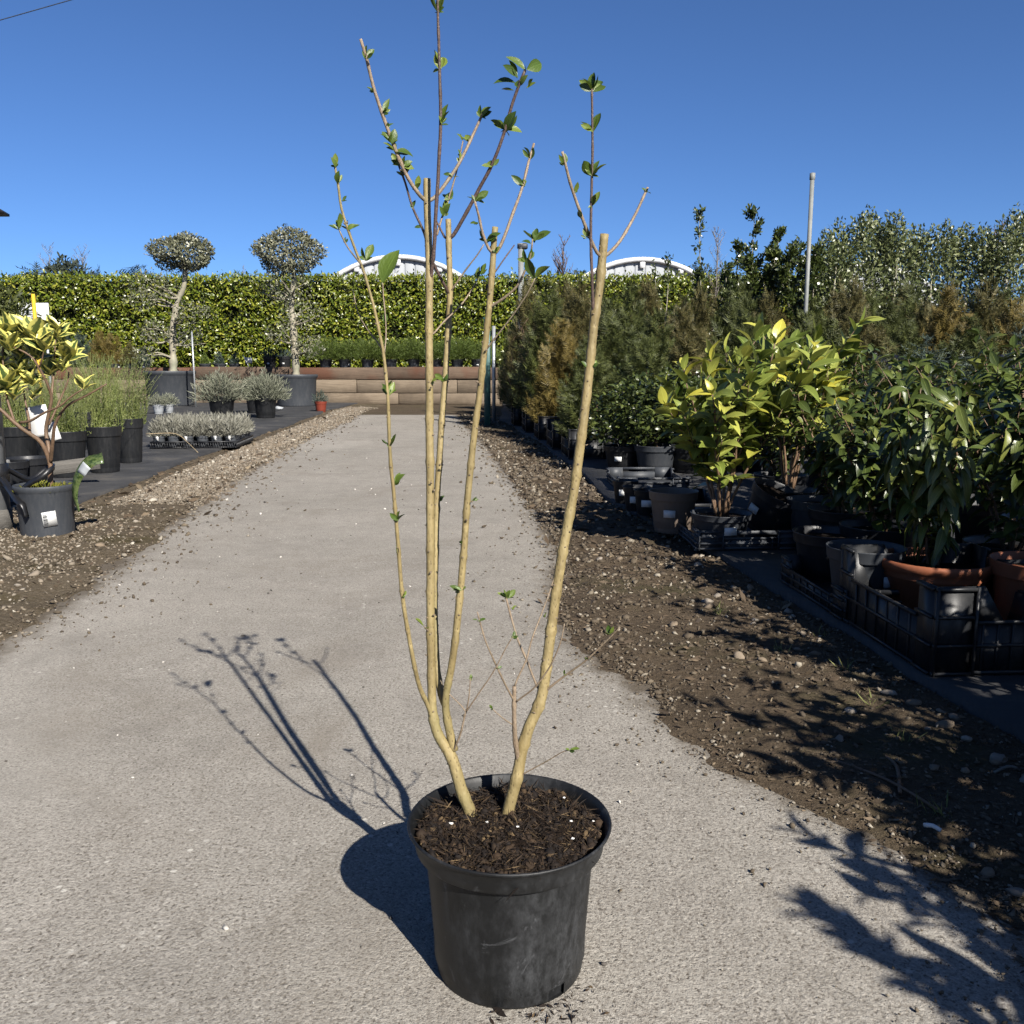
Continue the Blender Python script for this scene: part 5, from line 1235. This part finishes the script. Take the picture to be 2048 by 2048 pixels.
# poles and overhead wire
def pole(label, x, ytop, Yp, r_, z0=.0, cap=True):
    c = P(x, ytop, Yp); t_ = thing('metal_pole', label, 'pole', (c[0], Yp, z0)); link('tube', MB().tube([(0, 0, 0), (0, 0, c[2]-z0)], r_, 12).done('tube', M['pole_grey'], True), t_)
    if cap:
        link('cap', MB().lathe([(.001, c[2]-z0+.03), (r_*1.3, c[2]-z0+.02), (r_*1.35, c[2]-z0-.05), (r_*1.05, c[2]-z0-.06)], 12).done('cap', M['pole_grey'], True), t_)
    return t_
pole('tall thin grey pole rising above the shrubs at right', 1625, 350, 11.5, .026)
t_ = pole('grey pole near the lane end with an ivy-wrapped head', 1042, 490, 14.5, .045); hz = P(1042, 490, 14.5)[2]
link('lamp_head', MB().box((.03, 0, hz-.02), (.15, .12, .09), bev=.02).done('lamp_head', M['plastic_slate']), t_)
c = G(975, 852); t_ = thing('green_post', 'dark green post at the right end of the sleeper wall', 'post', c); link('post', MB().box((0, 0, .75), (.09, .09, 1.5), bev=.008).done('post', M['green_paint']), t_); link('cap', MB().box((0, 0, 1.52), (.11, .11, .03), bev=.006).done('cap', M['green_paint']), t_)
c = G(988, 846); tag(link('metal_pipe', MB().tube([(0, 0, 0), (0, 0, 1.45)], .028, 10).done('metal_pipe', M['galv'], True), None, c), 'grey upright pipe right beside the dark green post', 'pipe')
a = P(0, 37, 26.0); b2 = P(130, 0, 26.0); a, b2 = a-(b2-a)*12, b2+(b2-a)*12; tag(link('overhead_cable', MB().tube(smooth_path([a, (a+b2)/2+[0, 0, -.04], b2], 1.0), .013, 6).done('overhead_cable', M['cable'], True)), 'thin dark overhead cable crossing the top left corner of the sky', 'cable')
# ------------------------------------------------------------------ right side: the packed nursery stock
ZM = .045
ORD = ('first', 'second', 'third', 'fourth', 'fifth', 'sixth', 'seventh', 'eighth', 'ninth', 'tenth', 'eleventh', 'twelfth', 'thirteenth', 'fourteenth', 'fifteenth', 'sixteenth')
con = {k: [conifer_foliage(600+10*i+j, k, 1.0, .30, 900, .16, .62, 1.1) for j in range(2)] for i, k in enumerate(('lf_conifer', 'lf_bronze', 'lf_blue', 'lf_gold'))}
spk = [conifer_foliage(660+j, m_, 1.0, .36, 330, .24, .8, .55, True) for j, m_ in enumerate(('lf_blue', 'lf_conifer'))]
CTR = MB().tube([(0, 0, 0), (0, 0, .62)], [.013, .004], 6).done('trunk', M['bark_brown'])
TIE = MB().box((0, 0, 0), (.07, .004, .10)).done('plant_label', M['tag_white'])
def stock(label, x, y, h, k, grp, wide=1.0, kind='con', lab_=False):
    t_ = thing('potted_conifer', label, 'conifer', (x, y, ZM), rng.random()*6.28, grp)
    pot_on(t_, .13, .20); link('trunk', CTR, t_, (0, 0, .15), scale=(1, 1, h))
    me = (con[k][rng.integers(0, 2)] if kind == 'con' else spk[k])
    link('foliage', me, t_, (0, 0, .17), (0, 0, 0), (wide*(.72+.35*h), wide*(.72+.35*h), h-.12))
    if lab_: link('plant_label', TIE, t_, (-.1, -.28*wide, h*.62), (.2, .1, .3))
rows = [  # metres ahead, first offset from the mat edge, spacing, count, height, kinds
    (7.9, .32, .50, 7, .92, ('lf_conifer',), 'front row of dark green conifers'),
    (9.0, .30, .55, 8, 1.10, ('lf_conifer', 'lf_conifer', 'lf_bronze'), 'second row of conifers'),
    (10.3, .30, .55, 10, 1.42, ('lf_conifer', 'lf_bronze', 'lf_conifer'), 'third row of conifers'),
    (11.8, .30, .58, 11, 1.68, ('lf_bronze', 'lf_conifer'), 'fourth row of conifers'),
    (13.4, .30, .62, 11, 1.86, ('lf_conifer', 'lf_bronze', 'lf_bronze'), 'fifth row of conifers'),
    (15.2, .32, .66, 11, 1.98, ('lf_bronze', 'lf_conifer'), 'sixth row of conifers'),
    (17.2, .35, .72, 11, 2.1, ('lf_bronze', 'lf_conifer'), 'last row of conifers'),
]
TONE = {'lf_conifer': 'dark green', 'lf_bronze': 'bronze green', 'lf_gold': 'orange gold', 'lf_blue': 'blue grey'}
for (Y0, off, sp, n, h, kinds, rl) in rows:
    for i in range(n):
        y_ = Y0+rng.normal()*.12; x_ = float(matR(Y0))+off+i*sp+rng.normal()*.06; k = kinds[(i+int(Y0)) % len(kinds)]
        if k == 'lf_bronze' and rng.random() < .12: k = 'lf_gold'
        stock('%s upright conifer, %s from the lane in the %s' % (TONE[k], ORD[i], rl), x_, y_, h*(.86+.25*rng.random()), k, 'conifers right of the lane', 1.0+.2*rng.random(), lab_=(rng.random() < .10))
# spiky young conifers behind the dark shrubs
for i, (x, y, Y0, k) in enumerate(((1850, 690, 7.2, 0), (1990, 690, 6.8, 1), (1770, 730, 7.6, 1), (2060, 640, 8.0, 0), (1930, 740, 6.2, 0), (1690, 700, 8.4, 1))):
    p = P(x, y, Y0); stock('feathery young conifer behind the drooping shrub, %s of six' % ORD[i], p[0], Y0, p[2]-ZM+.1, k, 'feathery conifers behind the dark shrubs', .95, 'spk')
for i, (x, y, Y0, k) in enumerate(((1900, 590, 9.5, 'lf_gold'), (1975, 570, 10, 'lf_bronze'), (2030, 610, 9.0, 'lf_gold'), (1850, 620, 10.4, 'lf_bronze'), (1790, 640, 10.8, 'lf_conifer'), (1720, 640, 9.6, 'lf_bronze'), (1660, 650, 9.2, 'lf_conifer'), (2090, 590, 10.5, 'lf_conifer'), (1940, 650, 8.6, 'lf_conifer'))):
    p = P(x, y, Y0); stock('%s conifer in front of the tall grey-green shrubs, %s of nine' % (TONE[k], ORD[i]), p[0], Y0, p[2]-ZM+.05, k, 'conifers before the tall shrubs', 1.15)
# bare twiggy shrubs by the lane end
def twiggy(label, x, y, h, seed, mat):
    q = np.random.default_rng(seed); t_ = thing('twiggy_shrub', label, 'shrub', (x, y, ZM), 0, 'leafless twiggy shrubs by the lane end'); pot_on(t_, .15, .24); m = MB()
    for s in range(46):
        a = q.random()*6.28; hh = h*(.5+.5*q.random()); sp = .38*q.random(); e = np.array([math.cos(a)*sp, math.sin(a)*sp, hh]); mid = e*.55+[q.normal()*.03, q.normal()*.03, .03]
        m.tube([(0, 0, .18), mid, e], [.006, .0045, .0025], 4)
        for j in range(4):
            f = mid+(e-mid)*q.random(); a2 = q.random()*6.28; m.tube([f, f+[math.cos(a2)*.12, math.sin(a2)*.12, .15]], [.003, .002], 3)
    link('twigs', m.done('twigs', M[mat]), t_)
    link('foliage', dome_foliage(seed, 'lf_bronze', .34, h*.8, 420, .06, .35, .15, .3, .4, leaf_simple(.5)), t_)
for i, (Y0, dx, h) in enumerate(((14.3, .45, 1.75), (12.6, .25, 1.4), (16.2, .9, 1.9), (13.2, 1.2, 1.7))):
    twiggy('brown twiggy shrub near the lane end, %s from the viewer' % ORD[(1, 0, 3, 2)[i] if False else i], float(matR(Y0))+dx, Y0, h, 700+i, 'bark_brown')
# tall grey-green shrubs on stakes at the back right
TS = [crown_foliage(720+k, 'lf_olive', [(0, 0, .60, .15, .15, .40, 1.0), (.07, .02, .35, .13, .13, .28, .6), (-.06, 0, .88, .07, .07, .14, .25), (.06, -.02, .93, .05, .05, .12, .18)], 4600, .0215, leaf_simple(.45), .12, .6) for k in range(4)]
for i, (x, ytop, Y0) in enumerate(((1672, 478, 13.5), (1705, 448, 13.8), (1748, 440, 14.2), (1795, 446, 14.0), (1835, 470, 14.8), (1868, 462, 14.0), (1905, 474, 15), (1945, 462, 14.2), (1985, 478, 14.6), (2025, 450, 14.0), (2065, 430, 14.4), (1655, 500, 15.0), (1775, 470, 15.4))):
    c = P(x, ytop, Y0); H = c[2]-ZM; t_ = thing('tall_shrub', 'tall grey-green evergreen shrub on the right skyline, %s from its left end' % ORD[(1, 2, 3, 5, 6, 7, 8, 9, 10, 11, 12, 0, 4)[i]], 'shrub', (c[0], Y0, ZM), rng.random()*6.28, 'tall grey-green shrubs at the back right')
    t_.scale = (H*1.05, H*1.05, H); link('crown', TS[i % 4], t_); link('trunk', MB().tube([(0, 0, 0), (.01, 0, .4), (0, .01, .85)], [.012, .009, .003], 6).done('trunk', M['bark_grey'], True), t_)
    link('pot', pot_mesh('pot', 'plastic_black'), t_, scale=(.06, .06, .09)); link('cane', MB().tube([(.03, -.03, .05), (.02, -.03, .52)], .006, 5).done('cane', M['cane']), t_)
# slim saplings against the sky
def sapling(label, x, ytop, Y0, wide, n, seed):
    c = P(x, ytop, Y0); H = c[2]-ZM; q = np.random.default_rng(seed); t_ = thing('sapling', label, 'sapling', (c[0], Y0, ZM), 0, 'slim leafy saplings against the sky'); pot_on(t_, .16, .26)
    m = MB(); tr_ = np.stack([.04*np.sin(np.linspace(0, 5, 12)+seed), .03*np.cos(np.linspace(0, 4, 12)), np.linspace(.2, H, 12)], 1); m.tube(tr_, np.linspace(.016, .004, 12), 6); P_ = [tr_[-1]]; D_ = [np.array([0, 0, 1.])]
    for k in range(int(18+wide*30)):
        z = H*(.35+.63*q.random()); b = np.array([np.interp(z, tr_[:, 2], tr_[:, 0]), np.interp(z, tr_[:, 2], tr_[:, 1]), z]); a = q.random()*6.28; ln = wide*(.3+.7*q.random())*(1.35-z/H); e = b+[math.cos(a)*ln*.6, math.sin(a)*ln*.6, ln*.8]; m.tube([b, e], [.005, .002], 3)
        for j in range(5): P_.append(b+(e-b)*(.45+.6*q.random())); D_.append(e-b)
    link('trunk', m.done('trunk', M['bark_grey'], True), t_); i_ = q.integers(0, len(P_), n); pp = np.array(P_)[i_]+.03*q.normal(size=(n, 3)); dd = np.array(D_)[i_]; dd = dd/np.linalg.norm(dd, axis=1, keepdims=True)+.7*q.normal(size=(n, 3))
    V, F, U = scatter(leaf_simple(.45), pp, dd, unit(n, q), .075*(.6+.6*q.random(n))); link('foliage', mesh('foliage', V, F, M['lf_small'], False, U), t_)
for i, (x, y, Y0, w_, n) in enumerate(((1404, 420, 15.5, .28, 420), (1512, 426, 14.8, .44, 1900), (1556, 462, 14.4, .44, 1900), (1472, 486, 15.4, .32, 900), (1332, 514, 15.0, .22, 260), (1310, 530, 15.8, .18, 200), (1600, 486, 14.2, .46, 1900), (1585, 500, 13.4, .42, 1800), (1635, 494, 13.2, .42, 1800), (1545, 500, 13.8, .42, 1800), (1500, 520, 13.9, .4, 1700), (1450, 530, 13.6, .4, 1500), (1400, 545, 14.2, .36, 1300))):
    sapling('slim leafy sapling standing against the sky, %s of the group' % ORD[i], x, y, Y0, w_, n, 760+i)
# dark blue shade netting on posts
p0 = P(1750, 700, 8.9); p1 = P(2120, 690, 8.2); t_ = thing('shade_net', 'dark navy shade netting stretched behind the dark shrubs', 'net', ((p0[0]+p1[0])/2, 8.55, ZM)); dx = (p1[0]-p0[0])/2
V = []; nx, nz = 22, 6
for i in range(nx):
    for k in range(nz): V.append((-dx+2*dx*i/(nx-1), .35-.7*i/(nx-1)+.03*math.sin(i*1.3+k), (.86+.03*math.sin(i*.9))*k/(nz-1)+.03))
link('netting', mesh('netting', V, [(i*nz+k, (i+1)*nz+k, (i+1)*nz+k+1, i*nz+k+1) for i in range(nx-1) for k in range(nz-1)], M['navy'], True), t_)
for s in (-1, 0, 1): link('post', MB().tube([(s*dx*.98, -s*.35+.03, 0), (s*dx*.98, -s*.35+.03, .95)], .025, 8).done('post', M['galv'], True), t_)
# small-leaved dark shrubs beside the lane
SL = [crown_foliage(800+k, 'lf_small', [(0, 0, .46, .24, .24, .30, 1.0), (.10, .05, .66, .13, .13, .18, .4), (-.10, 0, .30, .18, .18, .16, .4)], 2300, .042, leaf_simple(.5), .2, .3) for k in range(3)]
for i, (x, y, s) in enumerate(((1245, 950, 1.1), (1310, 955, 1.2), (1195, 915, 1.0), (1375, 955, 1.15), (1275, 915, 1.2), (1345, 920, 1.25), (1165, 890, 1.0), (1420, 930, 1.2), (1490, 950, 1.2), (1560, 960, 1.2))):
    p = G(x, y); p[2] = ZM; t_ = thing('dark_shrub', 'dark small-leaved shrub left of the yellow laurel, %s of the clump' % ORD[i], 'shrub', p, rng.random()*6, 'dark small-leaved shrubs by the lane')
    pot_on(t_, .14*s, .17*s, 'pot', ('plastic_black', 'plastic_slate', 'plastic_dark')[i % 3], -2.0 if i % 3 == 0 else None); link('foliage', SL[i % 3], t_, (0, 0, .09), (0, 0, 0), (s*.95, s*.95, s*.70)); link('stem', MB().tube([(0, 0, .1), (.02, 0, .5)], [.012, .006], 6).done('stem', M['bark_brown']), t_)

# crates and trays
def crate(label, loc, rz, L, Wd, H, grp=None, notch=True, name='plastic_crate', mat='plastic_black'):
    """ventilated black crate: corner posts with ribs, rails, panels between ribs, a dropped handle in the long side"""
    t_ = thing(name, label, 'crate', loc, rz, grp); mt = M[mat]
    link('base', MB().box((L/2, Wd/2, .008), (L-.012, Wd-.012, .016)).done('base', mt), t_)
    for cx in (0, 1):
        for cy in (0, 1):
            m = MB(); x0 = cx*L; y0 = cy*Wd; sx = 1-2*cx; sy = 1-2*cy
            m.box((x0+sx*.055, y0+sy*.003, H/2), (.11, .005, H)); m.box((x0+sx*.003, y0+sy*.045, H/2), (.005, .08, H))
            for z in (.006, H*.34, H*.66, H-.006): m.box((x0+sx*.055, y0-sy*.004, z), (.114, .010, .008)); m.box((x0-sx*.004, y0+sy*.045, z), (.010, .083, .008))
            for k in range(2): m.box((x0+sx*(.003+k*.105), y0-sy*.004, H/2), (.006, .012, H))
            link('corner_post', m.done('corner_post', mt), t_)
    for y0, sy in ((0, 1), (Wd, -1)):
        for z in (.008, H*.34, H*.60): link('rail', MB().box((L/2, y0-sy*.003, z), (L-.22, .008, .009)).done('rail', mt), t_)
        if not notch: link('rail', MB().box((L/2, y0-sy*.003, H-.008), (L-.22, .012, .016)).done('rail', mt), t_)
        for k in range(5): link('rib', MB().box((.11+(L-.22)*(k+.5)/5, y0-sy*.002, H*.30), (.005, .007, H*.60)).done('rib', mt), t_)
        link('panel', MB().box((L/2, y0+sy*.002, H*.30), (L-.22, .004, H*.58)).done('panel', mt), t_)
        if notch:
            for s_ in (-1, 1): link('panel', mesh('panel', [(L/2+s_*(L/2-.11), y0+sy*.002, H*.58), (L/2+s_*(L/2-.19), y0+sy*.002, H*.58), (L/2+s_*(L/2-.13), y0+sy*.002, H), (L/2+s_*(L/2-.11), y0+sy*.002, H), (L/2+s_*(L/2-.11), y0+sy*.007, H*.58), (L/2+s_*(L/2-.19), y0+sy*.007, H*.58), (L/2+s_*(L/2-.13), y0+sy*.007, H), (L/2+s_*(L/2-.11), y0+sy*.007, H)], [(0,1,2,3), (7,6,5,4), (0,4,5,1), (1,5,6,2), (2,6,7,3), (3,7,4,0)], mt), t_)
    for x0, sx in ((0, 1), (L, -1)):
        for z in (.008, H*.34, H*.60): link('rail', MB().box((x0-sx*.003, Wd/2, z), (.008, Wd-.17, .009)).done('rail', mt), t_)
        link('panel', MB().box((x0+sx*.002, Wd/2, H*.30), (.004, Wd-.17, H*.58)).done('panel', mt), t_)
        for k in range(6): link('rib', MB().box((x0-sx*.002, .085+(Wd-.17)*(k+.5)/6, H*.30), (.005, .007, H*.60)).done('rib', mt), t_)
    return t_
c0 = G(1860, 1352, ZM); c1 = G(1700, 1248, ZM); dv = c1-c0; ra = math.atan2(dv[1], dv[0])                       # long side runs along the lane
crA = crate('tall black plastic crate with ribbed corners nearest the lane, holding the terracotta bowl', c0, ra-math.pi/2, .42, .56, .235)
c2 = G(1574, 1172, ZM); 
crB = crate('low black plastic tray in line behind the tall crate', c1+[-.01, .03, 0], ra-math.pi/2, .42, .54, .10, None, False, 'plastic_tray')
crC = crate('black plastic crate beside the tall one at the right edge', c0+[.46, -.06, 0], ra-math.pi/2, .40, .56, .20)
c3 = G(1396, 1100, ZM); c4 = G(1332, 1046, ZM); rb = math.atan2(*(c4-c3)[[1, 0]])
crate('low grey plastic tray holding the yellow laurel pot', c3, rb-math.pi/2, .46, .60, .085, None, False, 'plastic_tray', 'plastic_slate')
c5 = G(1296, 1042, ZM); crate('low black tray of small pots at the mat edge beyond the yellow laurel', c5+[.03, 0, 0], rb-math.pi/2, .40, .60, .09, None, False, 'plastic_tray', 'plastic_dark')
c6 = G(1232, 985, ZM); crate('low grey tray with a white label under the small dark shrubs', c6+[.03, .05, 0], rb-math.pi/2, .45, .6, .09, None, False, 'plastic_tray', 'plastic_slate')
for i, Y0 in enumerate((8.1, 9.1, 10.2, 11.4, 12.7)):
    crate('black crate along the mat edge below the conifers, %s from the viewer' % ORD[i], (float(matR(Y0))+.04, Y0-.3, ZM), .06, .42, .62, .26, 'black crates under the conifers', False)
# loose black pots standing in the trays and crates
def bare_pot(label, p, r, h, mat='plastic_black', lab_=None, tilt=(0, 0), grp='loose pots on the right mat', style='pot'):
    t_ = thing('plant_pot', label, 'pot', p, 0, grp); t_.rotation_euler = (tilt[0], tilt[1], 0); pot_on(t_, r, h, style, mat, lab_); return t_
bare_pot('slate black pot standing alone on the mat behind the low tray', G(1655, 1160, ZM), .135, .185, 'plastic_dark')
bare_pot('ridged grey-black pot standing in the low tray behind the tall crate', G(1725, 1205, ZM+.02), .125, .19, 'plastic_slate', -1.2)
bare_pot('pinkish taupe pot with a pale label at the edge of the grey tray', G(1345, 1062, ZM), .12, .20, 'plastic_taupe', -1.9)
bare_pot('tipped black pot with a label right of the yellow laurel', G(1530, 1072, ZM)+[0, 0, .03], .15, .20, 'plastic_dark', -2.6, (.25, .35))
bare_pot('dusty grey pot with a raised collar behind the tipped pot', G(1632, 1085, ZM), .14, .20, 'plastic_slate')
for i, (x, y) in enumerate(((1272, 1020), (1295, 1028), (1250, 1005))): bare_pot('small black pot with a white label in the low tray, %s of three' % ORD[i], G(x, y, ZM+.02), .075, .13, 'plastic_black', -1.8)
bare_pot('terracotta pot at the right edge of the picture', G(2062, 1262, ZM), .13, .22, 'terracotta')

# yellow-green laurels
LT = [leaf_shape(.42, 6, .16, .22, .8), leaf_shape(.40, 6, .22, .40, .85), leaf_shape(.46, 6, .12, .10, .75)]
p = G(1440, 1082, ZM+.02); yl1 = thing('yellow_laurel', 'yellow-green laurel in the grey tray, the brightest plant on the right', 'potted shrub', p); pot_on(yl1, .135, .13, 'pot', 'plastic_slate', -1.45)
leafy(yl1, 901, LT, 'lf_laurel', 'bark_brown', .11, 290, h=.78, spread=.33, nst=8, leafL=.130, gap=.029, sub=4, t0=.22, droop=.12, up=.95, rad=.007)
p = G(1572, 1058, ZM); yl2 = thing('yellow_laurel', 'taller yellow-green laurel right behind the brightest one', 'potted shrub', p); pot_on(yl2, .15, .20)
leafy(yl2, 905, LT, 'lf_laurel', 'bark_brown', .17, 200, h=.84, spread=.24, nst=8, leafL=.125, gap=.029, sub=4, t0=.40, droop=.10, up=1.0, rad=.007)
# drooping long-leaved shrub in the terracotta bowl
DT = [leaf_shape(.27, 7, .25, .45, .8), leaf_shape(.24, 7, .3, .6, .85), leaf_shape(.29, 7, .2, .3, .8)]
pb_ = P(1868, 1150, 2.78); pb_[2] = ZM+.02
dr = thing('drooping_shrub', 'dark shrub with long drooping leaves in the terracotta bowl', 'potted shrub', pb_); pot_on(dr, .175, .175, 'bowl', 'terracotta')
leafy(dr, 911, DT, 'lf_drop', 'bark_brown', .13, 290, h=.64, spread=.16, nst=6, leafL=.105, gap=.017, sub=4, t0=.15, droop=.75, up=.25, rad=.005)
# the dark broad-leaved shrubs packed around
BT = [leaf_shape(.42, 5, .18, .25, .8), leaf_shape(.38, 5, .22, .4, .85)]
KG = 'dark glossy shrubs packed at the right'
for i, (x, Y0, h, sp, seed, hu, lab_) in enumerate(((1690, 3.75, .66, .34, 921, 'lf_dark', 'dark glossy shrub in front of the yellow laurels'), (1765, 3.35, .58, .30, 922, 'lf_dark', 'dark glossy shrub left of the drooping one'), (1800, 4.3, .74, .36, 923, 'lf_dark', 'dark glossy shrub behind the drooping one, left'), (1975, 3.9, .74, .36, 924, 'lf_drop', 'dark glossy shrub behind the drooping one, right'),
                                                    (2030, 3.0, .62, .34, 925, 'lf_dark', 'dark glossy shrub at the right edge beside the drooping one'), (2090, 3.5, .82, .36, 926, 'lf_drop', 'taller dark shrub cut by the right edge'), (1730, 4.9, .80, .38, 927, 'lf_dark', 'dark glossy shrub behind, below the feathery conifers'), (1890, 4.9, .78, .38, 928, 'lf_dark', 'dark glossy shrub deep in the clump behind the drooping one'), (2080, 4.8, .84, .38, 929, 'lf_drop', 'dark glossy shrub at the back by the right edge'), (1560, 5.0, .66, .34, 930, 'lf_dark', 'dark glossy shrub under the taller yellow laurel'), (1650, 5.6, .84, .36, 931, 'lf_dark', 'dark glossy shrub behind the taller yellow laurel'))):
    p = P(x, 1000, Y0); p[2] = ZM; t_ = thing('glossy_shrub', lab_, 'potted shrub', p, i*1.1, KG); pot_on(t_, .15, .2, 'pot', ('plastic_black', 'plastic_dark')[i % 2])
    leafy(t_, seed, BT, hu, 'bark_brown', .16, 0, h=h-.1, spread=sp, nst=8, leafL=.085, gap=.020, sub=5, t0=.12, droop=.3, up=.5, rad=.006)
# stock standing beside the viewer: it throws the shadows on the lower right of the concrete and on the soil
BG = 'stock beside the viewer, right of the picture'
for i, (x, y, h, sp, ns, sb, t0, gp, upn, L_) in enumerate(((1.18, -.09, 1.27, .03, 1, 0, .70, .0075, 1.3, .085), (1.42, -.08, 1.04, .05, 2, 0, .65, .012, 1.3, .09), (1.36, .38, .72, .24, 7, 3, .2, .020, .8, .10))):
    t_ = thing('glossy_shrub', 'shrub beside the viewer known by its shadow on the concrete, %s of three' % ORD[i], 'potted shrub', (x, y, ZM), i*1.4, BG); pot_on(t_, .13, .2)
    leafy(t_, 970+i, BT, 'lf_dark', 'bark_brown', .16, 0, h=h, spread=sp, nst=ns, leafL=L_, gap=gp, sub=sb, t0=t0, droop=.1, up=upn, rad=.009)
for i, (x, y, h, sp) in enumerate(((1.50, .86, .92, .30), (1.44, 1.22, .86, .28), (1.66, .55, 1.15, .34), (1.58, 1.62, .95, .32), (1.86, 1.2, 1.1, .36), (1.95, 1.95, 1.05, .36), (1.75, 2.4, .95, .32))):
    t_ = thing('glossy_shrub', 'dark glossy shrub past the right edge shading the soil, %s from the viewer' % ORD[i], 'potted shrub', (x, y, ZM), i*.7, BG); pot_on(t_, .14, .2)
    leafy(t_, 950+i, BT, 'lf_dark', 'bark_brown', .16, 0, h=h-.12, spread=sp, nst=7, leafL=.09, gap=.024, sub=4, t0=.15, droop=.2, up=.7, rad=.006)
